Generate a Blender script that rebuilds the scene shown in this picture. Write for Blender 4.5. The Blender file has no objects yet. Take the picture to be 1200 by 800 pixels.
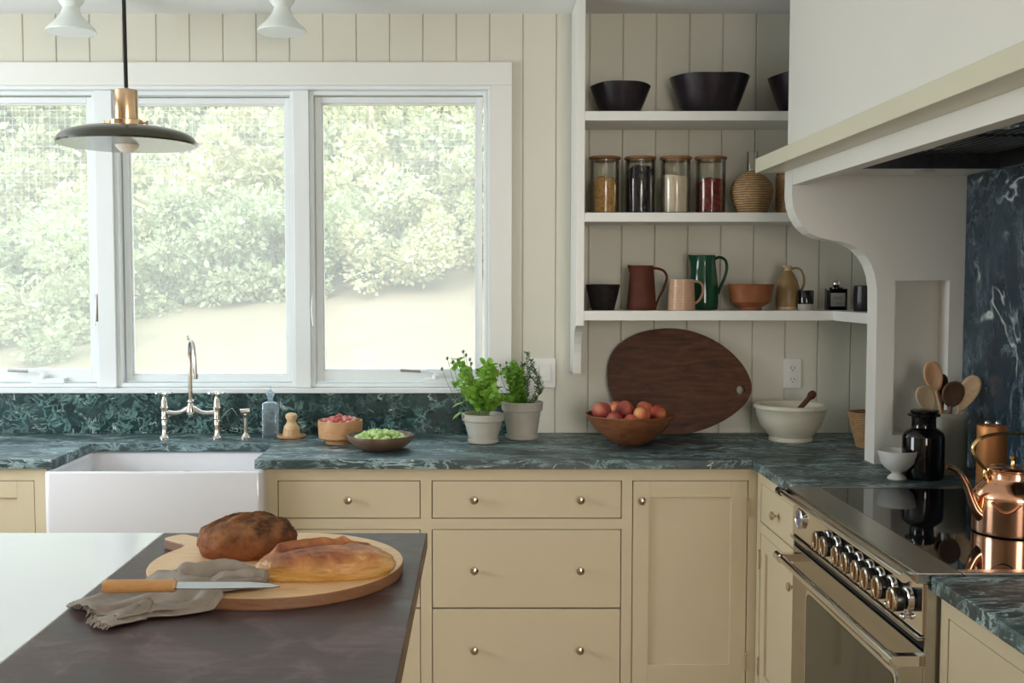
import bpy, bmesh, math, random
from mathutils import Vector, Matrix, noise
R = math.radians; PI = math.pi
random.seed(7)
sc = bpy.context.scene
COL = sc.collection

# ------------------------------------------------------------ camera
TILT = math.atan(72 / 1260)
cd = bpy.data.cameras.new('camera'); cam = bpy.data.objects.new('camera', cd); COL.objects.link(cam)
cam.location = (0, 0, 1.52); cam.rotation_euler = (PI / 2 - TILT, 0, 0)
cd.sensor_width = 36; cd.lens = 36 * 1260 / 1200
cd.shift_x = 39 / 1200; cd.shift_y = 2 / 1200
cd.clip_end = 200
sc.camera = cam
# ------------------------------------------------------------ colour and exposure
sc.view_settings.view_transform = 'Standard'; sc.view_settings.look = 'None'
sc.view_settings.exposure = 0.12; sc.view_settings.gamma = 1; sc.view_settings.use_curve_mapping = False
# ------------------------------------------------------------ sky
w = bpy.data.worlds.new('sky'); sc.world = w; w.use_nodes = True
bg = w.node_tree.nodes['Background']; bg.inputs[0].default_value = (0.80, 0.92, 1.0, 1); bg.inputs[1].default_value = 3.2
_N, _L = w.node_tree.nodes, w.node_tree.links
_tc = _N.new('ShaderNodeTexCoord'); _sp = _N.new('ShaderNodeSeparateXYZ'); _L.new(_tc.outputs['Generated'], _sp.inputs[0])
_rp = _N.new('ShaderNodeValToRGB'); _L.new(_sp.outputs[2], _rp.inputs[0]); _e = _rp.color_ramp.elements
_e[0].position = 0.05; _e[0].color = (.50, .53, .55, 1); _e[1].position = .75; _e[1].color = (.72, .93, 1.12, 1); _L.new(_rp.outputs[0], bg.inputs[0])
bg.inputs[1].default_value = 5.6
# ------------------------------------------------------------ sun (stands behind the house, lights the garden)
sd = bpy.data.lights.new('sun', 'SUN'); sd.energy = 3.2; sd.angle = R(2); sd.color = (1, .95, .84)
so = bpy.data.objects.new('sun', sd); COL.objects.link(so); so.rotation_euler = (R(40), 0, R(-20))
# ------------------------------------------------------------ daylight through windows, plus an added rear fill lamp
def area(name, loc, rot, sx, sy, e, col, portal=False):
    l = bpy.data.lights.new(name, 'AREA'); l.shape = 'RECTANGLE'; l.size = sx; l.size_y = sy; l.energy = e; l.color = col
    o = bpy.data.objects.new(name, l); COL.objects.link(o); o.location = loc; o.rotation_euler = rot
    if portal: l.cycles.is_portal = True
    return o
area('window_portal', (-1.08, 4.46, 1.70), (-PI / 2, 0, 0), 2.3, 1.25, 1, (1, 1, 1), True)
area('left_window_daylight', (-3.17, 2.62, 1.65), (0, -PI / 2, 0), 1.3, 1.25, 43, (.86, .95, 1.0))
area('rear_fill_light', (1.0, -2.14, 1.6), (PI / 2, 0, 0), 1.15, 1.7, 50, (1.0, .89, .76))  # unseen lamp added behind the camera as warm frontal fill

# ------------------------------------------------------------ materials
def mat(name, col, rough=.5, metal=0, **k):
    m = bpy.data.materials.new(name); m.use_nodes = True
    b = m.node_tree.nodes['Principled BSDF']
    b.inputs['Base Color'].default_value = (*col, 1); b.inputs['Roughness'].default_value = rough; b.inputs['Metallic'].default_value = metal
    for a, v in k.items(): b.inputs[a.replace('_', ' ')].default_value = v
    return m
def nodes(m): return m.node_tree.nodes, m.node_tree.links, m.node_tree.nodes['Principled BSDF']
def texco(m, scale=(1, 1, 1), rot=(0, 0, 0), world=False):
    N, L, b = nodes(m)
    mp = N.new('ShaderNodeMapping'); mp.inputs['Scale'].default_value = scale; mp.inputs['Rotation'].default_value = rot
    if world: g = N.new('ShaderNodeNewGeometry'); L.new(g.outputs['Position'], mp.inputs[0])
    else: t = N.new('ShaderNodeTexCoord'); L.new(t.outputs['Object'], mp.inputs[0])
    return mp.outputs[0]
def noi(m, vec, s, d=4, r=.5, dist=0):
    N, L, b = nodes(m); n = N.new('ShaderNodeTexNoise'); n.inputs['Scale'].default_value = s; n.inputs['Detail'].default_value = d
    n.inputs['Roughness'].default_value = r; n.inputs['Distortion'].default_value = dist; L.new(vec, n.inputs['Vector']); return n.outputs[0]
def ramp(m, fac, stops):
    N, L, b = nodes(m); r = N.new('ShaderNodeValToRGB'); e = r.color_ramp.elements
    while len(e) < len(stops): e.new(.5)
    for i, (p, c) in enumerate(stops):
        e[i].position = p; e[i].color = (*c, 1) if len(c) == 3 else c
    L.new(fac, r.inputs[0]); return r.outputs[0]
def bump(m, h, st=.2, d=.01):
    N, L, b = nodes(m); u = N.new('ShaderNodeBump'); u.inputs['Strength'].default_value = st; u.inputs['Distance'].default_value = d
    L.new(h, u.inputs['Height']); L.new(u.outputs[0], b.inputs['Normal'])
def mixc(m, fac, a, b_, typ='MIX'):
    N, L, b = nodes(m); x = N.new('ShaderNodeMix'); x.data_type = 'RGBA'; x.blend_type = typ
    for s, v in ((0, fac), (6, a), (7, b_)):
        if hasattr(v, 'links') or hasattr(v, 'is_output'): L.new(v, x.inputs[s])
        else: x.inputs[s].default_value = v if s == 0 else (*v, 1)
    return x.outputs[2]
def setcol(m, c): m.node_tree.links.new(c, nodes(m)[2].inputs['Base Color'])
def mottled(name, c1, c2, s=8, rough=.5, metal=0, bs=0, sc_=(1, 1, 1), lo=.35, hi=.65, dist=0, world=False, **k):
    m = mat(name, c1, rough, metal, **k); v = texco(m, sc_, world=world); n = noi(m, v, s, 6, .6, dist)
    setcol(m, ramp(m, n, [(lo, c1), (hi, c2)]))
    if bs: bump(m, n, bs, .01)
    return m
M = {}
def paint(name, c, rough=.42):
    m = mat(name, c, rough); v = texco(m, world=True); n = noi(m, v, 60, 3, .5); bump(m, n, .04, .002)
    n2 = noi(m, v, 1.7, 2, .5); setcol(m, ramp(m, n2, [(.3, c), (.7, tuple(x * .965 for x in c))])); return m
M['cream'] = paint('cream_cabinet_paint', (.63, .53, .36))
M['wall'] = paint('board_wall_paint', (.65, .625, .53))
M['white'] = paint('white_trim_paint', (.78, .775, .73), .35)
M['ceil'] = paint('ceiling_paint', (.88, .88, .87), .7)
M['hood'] = paint('hood_paint', (.79, .765, .70), .4)
M['ledge'] = paint('hood_ledge_paint', (.66, .62, .47), .4)
M['winwhite'] = paint('window_white_paint', (.80, .83, .83), .3)
M['floor'] = mottled('oak_floor', (.30, .19, .10), (.38, .26, .15), 3, .4, sc_=(8, .7, 1))

def green_marble(name, sc_, rot, vs=3.0, rough=.14, wd=1.6, vein=(.30, .46, .44), base=((.004, .018, .018), (.015, .055, .055)), w1=.035):
    m = mat(name, base[0], rough); v = texco(m, sc_, rot, world=True); N, L, b = nodes(m)
    n0 = noi(m, v, vs * .8, 5, .6, .8); basec = ramp(m, n0, [(.35, base[0]), (.7, base[1])])
    # lacy network
    n1 = noi(m, v, vs * 1.6, 9, .70, wd); r1 = ramp(m, n1, [(.5 - w1, (0, 0, 0)), (.5, (1, 1, 1)), (.5 + w1, (0, 0, 0))])
    n3 = noi(m, v, vs * .9, 3, .5, .4); k3 = ramp(m, n3, [(.38, (.04, .04, .04)), (.66, (.75, .75, .75))])
    f1 = mixc(m, 1.0, r1, k3, 'MULTIPLY')
    n2 = noi(m, v, vs * .45, 4, .5, 2.2); r2 = ramp(m, n2, [(.490, (0, 0, 0)), (.5, (1, 1, 1)), (.510, (0, 0, 0))])
    c1 = mixc(m, f1, basec, vein)
    n5 = noi(m, v, vs * 2.4, 2, .5); k5 = ramp(m, n5, [(.5, (0, 0, 0)), (.62, (1, 1, 1))]); f2 = mixc(m, 1.0, r2, k5, 'MULTIPLY')
    setcol(m, mixc(m, f2, c1, (.62, .72, .68)))
    n6 = noi(m, v, 14, 3, .6); rr = ramp(m, n6, [(.3, (rough * .8,) * 3), (.7, (rough * 1.5,) * 3)]); L.new(rr, b.inputs['Roughness'])
    return m
M['marble'] = green_marble('green_marble_worktop', (1.0, 2.6, 2.6), (0, 0, R(12)), 4.2, .42, 1.0, vein=(.58, .80, .82), base=((.003, .014, .015), (.020, .065, .07)), w1=.05)
nodes(M['marble'])[2].inputs['Specular IOR Level'].default_value = .9
M['marble_splash'] = green_marble('green_marble_upstand', (1.0, 1, 1.1), (0, R(20), 0), 10.5, .25, .8, vein=(.32, .55, .50), w1=.04)
M['sillmarble'] = green_marble('polished_sill_marble', (1.0, 1, 1), (0, 0, 0), 5, .07)
M['marble_right'] = green_marble('blue_green_marble_slab', (1.0, 1.3, .8), (R(25), 0, 0), 2.4, .24, .7, vein=(.34, .46, .54), base=((.012, .024, .036), (.032, .060, .085)), w1=.016)

def white_marble():
    m = mat('white_marble', (.80, .81, .82), .12); v = texco(m, (1, 1, 1), (0, 0, R(35)), True)
    n = noi(m, v, 2.0, 5, .6, 1.8); c = ramp(m, n, [(.40, (.84, .85, .86)), (.5, (.70, .73, .77)), (.6, (.84, .85, .86))])
    n2 = noi(m, v, 1.1, 2, .5); setcol(m, mixc(m, ramp(m, n2, [(.45, (0, 0, 0)), (.7, (.6, .6, .6))]), (.84, .85, .86), c)); return m
M['wmarble'] = white_marble()

def patina():
    m = mat('worn_dark_wood_top', (.06, .04, .035), .3); v = texco(m, (1, 1, 1), (0, 0, R(8)), True); N, L, b = nodes(m)
    n = noi(m, v, 7, 8, .65, 1.0); c = ramp(m, n, [(.36, (.036, .020, .019)), (.5, (.075, .046, .044)), (.64, (.15, .115, .115))])
    v2 = texco(m, (3, 14, 3), (0, 0, R(8)), True); n2 = noi(m, v2, 3, 6, .6, .5); c2 = ramp(m, n2, [(.35, (.8, .76, .76)), (.7, (1.15, 1.08, 1.08))])
    setcol(m, mixc(m, 1.0, c, c2, 'MULTIPLY')); rr = ramp(m, n, [(.3, (.32,) * 3), (.7, (.55,) * 3)]); L.new(rr, b.inputs['Roughness']); bump(m, n, .15, .003); return m
M['patina'] = patina()
M['edgewood'] = mottled('worn_wood_edge', (.12, .055, .025), (.22, .11, .06), 5, .5, sc_=(3, 1, 9))

def wood(name, c1, c2, c3=None, rough=.4, sc_=(2, 14, 14), s=3, bs=.05, dist=1.5, rot=(0, 0, 0), **k):
    m = mat(name, c1, rough, **k); v = texco(m, sc_, rot); n = noi(m, v, s, 7, .6, dist)
    setcol(m, ramp(m, n, [(.28, c1), (.5, c2), (.72, c3 or c1)]))
    if bs: bump(m, n, bs, .004)
    return m
M['walnut'] = wood('walnut', (.04, .014, .007), (.085, .032, .014), (.13, .052, .024), .38, (3, 14, 16), 2.2)
M['teak'] = wood('reddish_bowl_wood', (.14, .05, .02), (.22, .085, .035), (.28, .12, .05), .35, (5, 5, 14), 3)
M['beech'] = wood('pale_beech', (.60, .38, .19), (.70, .48, .27), (.55, .33, .16), .45, (3, 16, 8), 3)
M['handlewood'] = wood('knife_handle_wood', (.42, .20, .07), (.52, .27, .10), None, .35, (3, 16, 8), 3)
M['maple'] = wood('maple_board', (.62, .38, .18), (.72, .47, .25), (.54, .31, .13), .4, (2, 9, 4), 3, rot=(0, 0, R(38)))
M['maple_edge'] = wood('board_edge', (.15, .06, .03), (.24, .11, .05), None, .5, (4, 4, 30), 3)
M['oakbowl'] = wood('oak_bowl_wood', (.45, .22, .09), (.55, .30, .14), (.38, .17, .07), .45, (4, 4, 12), 4)
M['lidwood'] = wood('jar_lid_wood', (.16, .08, .035), (.25, .13, .06), None, .5, (8, 8, 8), 4)
M['spoonlight'] = wood('light_spoon_wood', (.50, .27, .13), (.60, .36, .20), None, .5, (8, 8, 3), 4)
M['spoonpale'] = wood('pale_spoon_wood', (.42, .31, .18), (.52, .40, .26), None, .55, (8, 8, 3), 4)
M['spoondark'] = wood('dark_spoon_wood', (.10, .05, .025), (.17, .09, .05), None, .45, (8, 8, 3), 4)
M['brass'] = mat('warm_brass', (.78, .56, .36), .16, 1)
M['nickel'] = mat('polished_nickel', (.78, .72, .66), .10, 1)
M['nickelwarm'] = mat('warm_nickel', (.66, .56, .46), .14, 1)
M['copper'] = mat('polished_copper', (.86, .46, .29), .14, 1)
M['copperdull'] = mottled('brushed_copper', (.52, .21, .07), (.62, .27, .10), 30, .48, .7, sc_=(1, 1, .05))
M['goldbrass'] = mat('yellow_brass', (.80, .58, .25), .18, 1)
M['steel'] = mottled('brushed_steel', (.42, .40, .36), (.47, .45, .41), 40, .24, 1, sc_=(1, .05, 1))
M['chrome'] = mat('chrome', (.74, .73, .72), .08, 1)
M['darksteel'] = mottled('dark_liner_steel', (.16, .165, .175), (.22, .225, .24), 30, .3, 1, sc_=(1, .05, 1))
M['black'] = mat('black_plastic', (.006, .006, .007), .25)
M['blackgap'] = mat('dark_gap', (.004, .004, .004), .8)
M['glassblack'] = mat('black_ceramic_glass', (.005, .005, .006), .03)
M['ovenglass'] = mat('smoked_oven_glass', (.045, .042, .03), .06)
M['porcelain'] = mat('white_fireclay', (.74, .72, .74), .10, Coat_Weight=.5)
M['porc'] = mat('milky_porcelain', (.74, .77, .73), .25, Subsurface_Weight=.3, Subsurface_Radius=(.05, .05, .05))
M['olive'] = mat('olive_enamel', (.035, .037, .018), .22, Coat_Weight=.4)
M['lavender'] = mat('pale_shade_lining', (.20, .185, .21), .8, Specular_IOR_Level=.1)
M['bulb'] = mat('opal_bulb', (.86, .78, .66), .2, Subsurface_Weight=.3)
M['blackcord'] = mat('black_cord', (.008, .008, .008), .7)
M['blackclay'] = mottled('black_stoneware', (.010, .007, .009), (.026, .018, .024), 14, .32, bs=.1)
M['blackmatte'] = mottled('matte_black_clay', (.012, .010, .010), (.022, .018, .018), 40, .6, bs=.2)
M['terra'] = mottled('brown_terracotta', (.085, .026, .016), (.11, .035, .022), 20, .6, bs=.1)
M['blush'] = mat('blush_glaze', (.50, .31, .20), .22)
M['greenglaze'] = mottled('green_glaze', (.004, .035, .018), (.012, .075, .035), 6, .08, sc_=(3, 3, .6))
M['rust'] = mottled('rust_stoneware', (.21, .07, .025), (.28, .10, .04), 12, .4)
M['ochre'] = mottled('ochre_salt_glaze', (.20, .13, .055), (.34, .22, .10), 5, .3)
M['tan'] = mat('tan_glaze', (.48, .32, .18), .3)
M['greyclay'] = mottled('pale_grey_clay', (.50, .47, .39), (.56, .53, .45), 14, .6, bs=.08)
M['potclay'] = mottled('whitewashed_clay', (.45, .43, .36), (.55, .52, .45), 9, .7, bs=.15)
M['creamware'] = mottled('cream_stoneware', (.56, .52, .41), (.62, .58, .47), 8, .3)
M['crock'] = mottled('sage_cream_crock', (.44, .43, .35), (.48, .47, .38), 8, .35)
M['speckle'] = mottled('speckled_white_glaze', (.56, .55, .52), (.50, .48, .45), 60, .3, lo=.6, hi=.75)
M['browndish'] = mottled('brown_glazed_dish', (.12, .07, .045), (.19, .12, .08), 12, .3)
M['dishin'] = mat('pale_dish_inside', (.50, .42, .33), .4)
M['stone'] = mottled('grey_unglazed_base', (.30, .27, .24), (.36, .33, .30), 50, .8)
M['soil'] = mottled('potting_soil', (.05, .03, .02), (.10, .065, .04), 60, .9, bs=.6)
M['stem'] = mat('green_stem', (.16, .24, .07), .6)
M['silver'] = mat('silver_ball', (.75, .70, .66), .2, 1)
M['blackglass'] = mat('black_glass', (.003, .003, .004), .04)
M['label'] = mat('grey_paper_label', (.34, .34, .33), .7)
M['plastic'] = mat('white_plate_plastic', (.72, .71, .67), .3)
M['slot'] = mat('outlet_slot', (.05, .05, .05), .6)
M['bristle'] = mottled('natural_bristle', (.50, .33, .17), (.62, .44, .25), 60, .8, sc_=(4, 4, .3))
def leafm(name, c1, c2, tr=.35):
    m = mat(name, c1, .45); v = texco(m, (1, 1, 1)); n = noi(m, v, 9, 3, .6); c = ramp(m, n, [(.3, c1), (.7, c2)]); setcol(m, c)
    N, L, b = nodes(m); t = N.new('ShaderNodeBsdfTranslucent'); L.new(c, t.inputs[0]); x = N.new('ShaderNodeMixShader'); x.inputs[0].default_value = tr
    o = N['Material Output']; L.new(b.outputs[0], x.inputs[1]); L.new(t.outputs[0], x.inputs[2]); L.new(x.outputs[0], o.inputs[0]); return m
M['basil'] = leafm('bright_herb_leaf', (.20, .44, .04), (.44, .68, .12), .45)
M['parsley'] = leafm('fine_herb_leaf', (.14, .36, .03), (.32, .58, .08), .45)
M['rosemary'] = leafm('rosemary_needle', (.04, .11, .03), (.10, .20, .06), .15)
M['budm'] = mat('dry_bud', (.17, .17, .07), .7)
M['bushleaf'] = leafm('bush_leaf', (.24, .27, .14), (.60, .60, .36), .35)
M['bushleaf2'] = leafm('yellow_green_leaf', (.42, .40, .20), (.72, .66, .40), .35)
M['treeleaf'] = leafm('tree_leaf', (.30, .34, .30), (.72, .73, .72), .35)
M['bark'] = mottled('grey_bark', (.22, .18, .15), (.36, .31, .27), 6, .9)
M['postwood'] = mottled('weathered_post', (.40, .31, .24), (.46, .37, .29), 6, .9)
M['wire'] = mat('galvanised_wire', (.75, .75, .74), .4, .3)
def lawnm():
    m = mat('sunlit_grass', (.5, .5, .2), .9); v = texco(m, (1, 1, 1), world=True); n = noi(m, v, 1.3, 8, .7)
    n2 = noi(m, v, .25, 3, .5); c = ramp(m, n, [(.3, (.155, .108, .064)), (.5, (.205, .143, .088)), (.7, (.25, .177, .113))])
    setcol(m, mixc(m, ramp(m, n2, [(.4, (0, 0, 0)), (.7, (.7, .7, .7))]), c, (.19, .155, .075))); return m
M['lawn'] = lawnm()
def thin_glass(name, veil=0, tint=(.97, .99, .98), gl=.06, dcol=(1, 1, 1)):
    m = bpy.data.materials.new(name); m.use_nodes = True; N = m.node_tree.nodes; L = m.node_tree.links; N.clear()
    o = N.new('ShaderNodeOutputMaterial'); t = N.new('ShaderNodeBsdfTransparent'); t.inputs[0].default_value = (*tint, 1)
    g = N.new('ShaderNodeBsdfGlossy'); g.inputs['Roughness'].default_value = .02; x = N.new('ShaderNodeMixShader')
    lw = N.new('ShaderNodeLayerWeight'); lw.inputs[0].default_value = .25; mr = N.new('ShaderNodeMapRange'); mr.inputs[3].default_value = gl; mr.inputs[4].default_value = .75
    L.new(lw.outputs['Fresnel'], mr.inputs[0]); L.new(mr.outputs[0], x.inputs[0]); L.new(t.outputs[0], x.inputs[1]); L.new(g.outputs[0], x.inputs[2])
    if veil:
        d = N.new('ShaderNodeBsdfTranslucent'); d.inputs[0].default_value = (*dcol, 1); y = N.new('ShaderNodeMixShader'); y.inputs[0].default_value = veil
        L.new(x.outputs[0], y.inputs[1]); L.new(d.outputs[0], y.inputs[2]); L.new(y.outputs[0], o.inputs[0])
    else: L.new(x.outputs[0], o.inputs[0])
    return m
M['pane'] = thin_glass('window_glass', .17, gl=.04, dcol=(1, .97, .91))  # translucent veil puts the bright haze over the garden into the glass
M['jarglass'] = thin_glass('jar_glass', 0, (.98, .98, .96), .02)
M['bottleglass'] = thin_glass('bottle_glass', .22, (.90, .95, .97), .10, (.8, .9, 1))

for k_, v_ in (('walnut', .18), ('teak', .3), ('terra', .15), ('blackmatte', .15), ('blackclay', .35), ('ochre', .3), ('rust', .3), ('patina', .35), ('soil', .1), ('lidwood', .2), ('wall', .3), ('cream', .35)):
    nodes(M[k_])[2].inputs['Specular IOR Level'].default_value = v_
nodes(M['walnut'])[2].inputs['Roughness'].default_value = .5
# ------------------------------------------------------------ mesh helpers
def B(): return bmesh.new()
def box(bm, x0, x1, y0, y1, z0, z1):
    vs = [bm.verts.new((x, y, z)) for z in (z0, z1) for y in (y0, y1) for x in (x0, x1)]
    for f in ((0, 2, 3, 1), (4, 5, 7, 6), (0, 1, 5, 4), (2, 6, 7, 3), (0, 4, 6, 2), (1, 3, 7, 5)): bm.faces.new([vs[i] for i in f])
    return bm
def lathe(bm, prof, n=40, c=(0, 0, 0), axis='Z', sx=1, sy=1, f=None):
    rings = []
    for r, z in prof:
        ring = []
        for i in range(n):
            a = 2 * PI * i / n; p = Vector((r * math.cos(a) * sx, r * math.sin(a) * sy, z))
            if f: p = f(p, a)
            if axis == 'X': p = Vector((p.z, p.x, p.y))
            elif axis == '-X': p = Vector((-p.z, p.x, p.y))
            elif axis == '-Y': p = Vector((p.x, -p.z, p.y))
            ring.append(bm.verts.new(p + Vector(c)))
        rings.append(ring)
    for a, b in zip(rings, rings[1:]):
        for i in range(n): bm.faces.new((a[i], a[(i + 1) % n], b[(i + 1) % n], b[i]))
    if prof[0][0] > 1e-5: bm.faces.new(rings[0][::-1])
    if prof[-1][0] > 1e-5: bm.faces.new(rings[-1])
    return bm
def smoothpts(pts, k=6):
    P = [Vector(p) for p in pts]; out = []
    for i in range(len(P) - 1):
        p0 = P[max(i - 1, 0)]; p1 = P[i]; p2 = P[i + 1]; p3 = P[min(i + 2, len(P) - 1)]
        for j in range(k):
            t = j / k; out.append(.5 * ((2 * p1) + (-p0 + p2) * t + (2 * p0 - 5 * p1 + 4 * p2 - p3) * t * t + (-p0 + 3 * p1 - 3 * p2 + p3) * t ** 3))
    out.append(P[-1]); return out
def tube(bm, pts, r, n=10, smooth=0, flat=1.0):
    if smooth:
        k = smooth; rr = r if isinstance(r, (list, tuple)) else [r] * len(pts)
        R_ = [];
        for i in range(len(pts) - 1):
            for j in range(k): R_.append(rr[i] + (rr[i + 1] - rr[i]) * j / k)
        R_.append(rr[-1]); pts = smoothpts(pts, k); r = R_
    else: pts = [Vector(p) for p in pts]
    if not isinstance(r, (list, tuple)): r = [r] * len(pts)
    up = None; rings = []
    for i, p in enumerate(pts):
        d = (pts[min(i + 1, len(pts) - 1)] - pts[max(i - 1, 0)]).normalized()
        if up is None: up = d.cross(Vector((0, 0, 1))); up = up if up.length > .1 else d.cross(Vector((1, 0, 0)))
        up = (up - d * up.dot(d)).normalized(); v = d.cross(up)
        rings.append([bm.verts.new(p + (up * math.cos(2 * PI * k / n) * flat + v * math.sin(2 * PI * k / n)) * r[i]) for k in range(n)])
    for a, b in zip(rings, rings[1:]):
        for i in range(n): bm.faces.new((a[i], a[(i + 1) % n], b[(i + 1) % n], b[i]))
    bm.faces.new(rings[0][::-1]); bm.faces.new(rings[-1]); return bm
def prism(bm, pts, a, b, axis='Z'):
    mk = {'Z': lambda p, h: (p[0], p[1], h), 'Y': lambda p, h: (p[0], h, p[1]), 'X': lambda p, h: (h, p[0], p[1])}[axis]
    v0 = [bm.verts.new(mk(p, a)) for p in pts]; v1 = [bm.verts.new(mk(p, b)) for p in pts]; n = len(pts)
    bm.faces.new(v0); bm.faces.new(v1[::-1])
    for i in range(n): bm.faces.new((v0[i], v1[i], v1[(i + 1) % n], v0[(i + 1) % n]))
    return bm
def ball(bm, r, c=(0, 0, 0), s=(1, 1, 1), sub=2):
    m = Matrix.Translation(c) @ Matrix.Diagonal((*s, 1)); bmesh.ops.create_icosphere(bm, subdivisions=sub, radius=r, matrix=m); return bm
def wpos(o):
    p = Vector((0, 0, 0))
    while o: p += o.location; o = o.parent
    return p
def obj(name, bm, m, parent=None, bev=0, smooth=False, world=False, loc=None, sub=0, ang=40):
    if parent is not None and world:
        bmesh.ops.translate(bm, verts=bm.verts, vec=-wpos(parent))
    bmesh.ops.recalc_face_normals(bm, faces=bm.faces)
    me = bpy.data.meshes.new(name); bm.to_mesh(me); bm.free(); me.materials.append(m)
    if smooth:
        for p in me.polygons: p.use_smooth = True
        if smooth is not 2: me.set_sharp_from_angle(angle=R(ang))
    o = bpy.data.objects.new(name, me); COL.objects.link(o); o.parent = parent
    if loc: o.location = loc
    if bev:
        b = o.modifiers.new('bevel', 'BEVEL'); b.width = bev; b.segments = 2; b.limit_method = 'ANGLE'; b.angle_limit = R(40)
    if sub:
        s = o.modifiers.new('sub', 'SUBSURF'); s.levels = sub; s.render_levels = sub
    return o
def T(name, label, cat, loc=(0, 0, 0), group=None, rz=0):
    o = bpy.data.objects.new(name, None); COL.objects.link(o); o.location = loc; o.rotation_euler = (0, 0, rz); o.empty_display_size = .05
    o['label'] = label; o['category'] = cat
    if group: o['group'] = group
    return o
def tag(o, label, cat, group=None, kind=None):
    o['label'] = label; o['category'] = cat
    if group: o['group'] = group
    if kind: o['kind'] = kind
    return o
def struct(name, bm, m, label, cat, **k):
    o = obj(name, bm, m, **k); o['kind'] = 'structure'; tag(o, label, cat); return o
def copytree(o, parent=None):
    c = o.copy(); COL.objects.link(c)
    if parent: c.parent = parent
    for ch in list(o.children): copytree(ch, c)
    return c
TH = TILT; F = 1260.0
def at(x, y, Y=None, X=None, Z=None):
    """world point on a survey ray of the room"""
    c, s = math.cos(TH), math.sin(TH); d = Vector((x - 561, F * c - (y - 402) * s, -(y - 402) * c - F * s))
    t = Y / d[1] if Y is not None else X / d[0] if X is not None else (Z - 1.52) / d[2]
    return Vector((0, 0, 1.52)) + d * t

# ============================================================ THE ROOM
WY = 4.30; CZ = 2.573; CT = .914; RX = 1.625
OX0, OX1, OZ0, OZ1 = -2.20, .047, 1.095, 2.291     # window opening
def board_wall():
    bm = B(); xs = []
    s = .175 - .1315 * 26
    while s < RX + .1:
        for dx, dy in ((-.0035, 0), (0, .006), (.0035, 0)): xs.append((s + dx, WY + dy))
        s += .1315
    xs = [p for p in xs if -3.2 < p[0] < RX + .05]; xs += [(-3.2, WY), (RX + .05, WY), (OX0, WY), (OX1, WY)]; xs.sort()
    for (xa, ya), (xb, yb) in zip(xs, xs[1:]):
        mid = (xa + xb) / 2; rng = [(0, CZ)] if not (OX0 < mid < OX1) else [(0, OZ0 - .02), (OZ1, CZ)]
        for z0, z1 in rng:
            bm.faces.new([bm.verts.new(p) for p in ((xa, ya, z0), (xb, yb, z0), (xb, yb, z1), (xa, ya, z1))])
    bmesh.ops.remove_doubles(bm, verts=bm.verts, dist=1e-5)
    for b in ((-3.3, OX0, 0, CZ + .1), (OX1, RX + .15, 0, CZ + .1), (OX0, OX1, 0, OZ0 - .02), (OX0, OX1, OZ1, CZ + .1)): box(bm, b[0], b[1], WY + .01, WY + .15, b[2], b[3])
    return bm
struct('wall_back', board_wall(), M['wall'], 'pale vertical tongue and groove board wall behind the window and shelves', 'wall')
struct('floor', box(B(), -3.3, RX + .1, -2.3, 4.45, -.06, 0), M['floor'], 'wood plank kitchen floor below the cabinets', 'floor')
struct('ceiling', box(B(), -3.4, RX + .2, -2.4, 4.45, CZ, CZ + .12), M['ceil'], 'flat white ceiling above the window wall', 'ceiling')
struct('wall_right', box(B(), RX, RX + .12, -2.3, 4.45, 0, CZ), M['hood'], 'painted wall behind the range and its hood', 'wall')
bm = B()
for b in ((-2.3, 1.95, 0, CZ), (3.3, 4.45, 0, CZ), (1.95, 3.3, 0, 1.0), (1.95, 3.3, 2.3, CZ)): box(bm, -3.32, -3.2, b[0], b[1], b[2], b[3])
struct('wall_left', bm, M['wall'], 'wall on the left with a side window, outside the photo', 'wall')
bm = B()
for b in ((-3.3, .4, 0, CZ), (1.6, RX + .1, 0, CZ), (.4, 1.6, 0, .75), (.4, 1.6, 2.45, CZ)): box(bm, b[0], b[1], -2.3, -2.18, b[2], b[3])  # opening added around the rear fill lamp
struct('wall_rear', bm, M['wall'], 'wall behind the camera with an opening added for the fill lamp, outside the photo', 'wall')

# window casing, jambs, mullions
bm = B(); box(bm, -2.32, .131, 4.279, 4.30, OZ1, 2.381); box(bm, OX1, .131, 4.279, 4.30, 1.093, OZ1); box(bm, -2.32, OX0, 4.279, 4.30, 1.093, OZ1)
struct('trim_1', bm, M['white'], 'flat white casing boards around the wide window', 'window casing', bev=.0015)
bm = B(); box(bm, OX0, OX1, 4.285, 4.45, OZ1 - .014, OZ1); box(bm, OX1 - .012, OX1, 4.285, 4.45, OZ0, OZ1 - .014); box(bm, OX0, OX0 + .012, 4.285, 4.45, OZ0, OZ1 - .014)
struct('trim_2', bm, M['winwhite'], 'narrow bright jamb lining the window opening', 'window jamb', bev=.002)
bm = B(); box(bm, -1.526, -1.457, 4.308, 4.44, OZ0, OZ1 - .014)
struct('trim_3', bm, M['winwhite'], 'white mullion between the left and middle window panes', 'mullion', bev=.002)
bm = B(); box(bm, -.737, -.675, 4.308, 4.44, OZ0, OZ1 - .014)
struct('trim_4', bm, M['winwhite'], 'white mullion between the middle and right window panes', 'mullion', bev=.002)
def ringbox(bm, x0, x1, z0, z1, w_, y0, y1, wb=None):
    wb = wb or w_; box(bm, x0, x0 + w_, y0, y1, z0, z1); box(bm, x1 - w_, x1, y0, y1, z0, z1)
    box(bm, x0 + w_, x1 - w_, y0, y1, z1 - w_, z1); box(bm, x0 + w_, x1 - w_, y0, y1, z0, z0 + wb)
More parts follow.
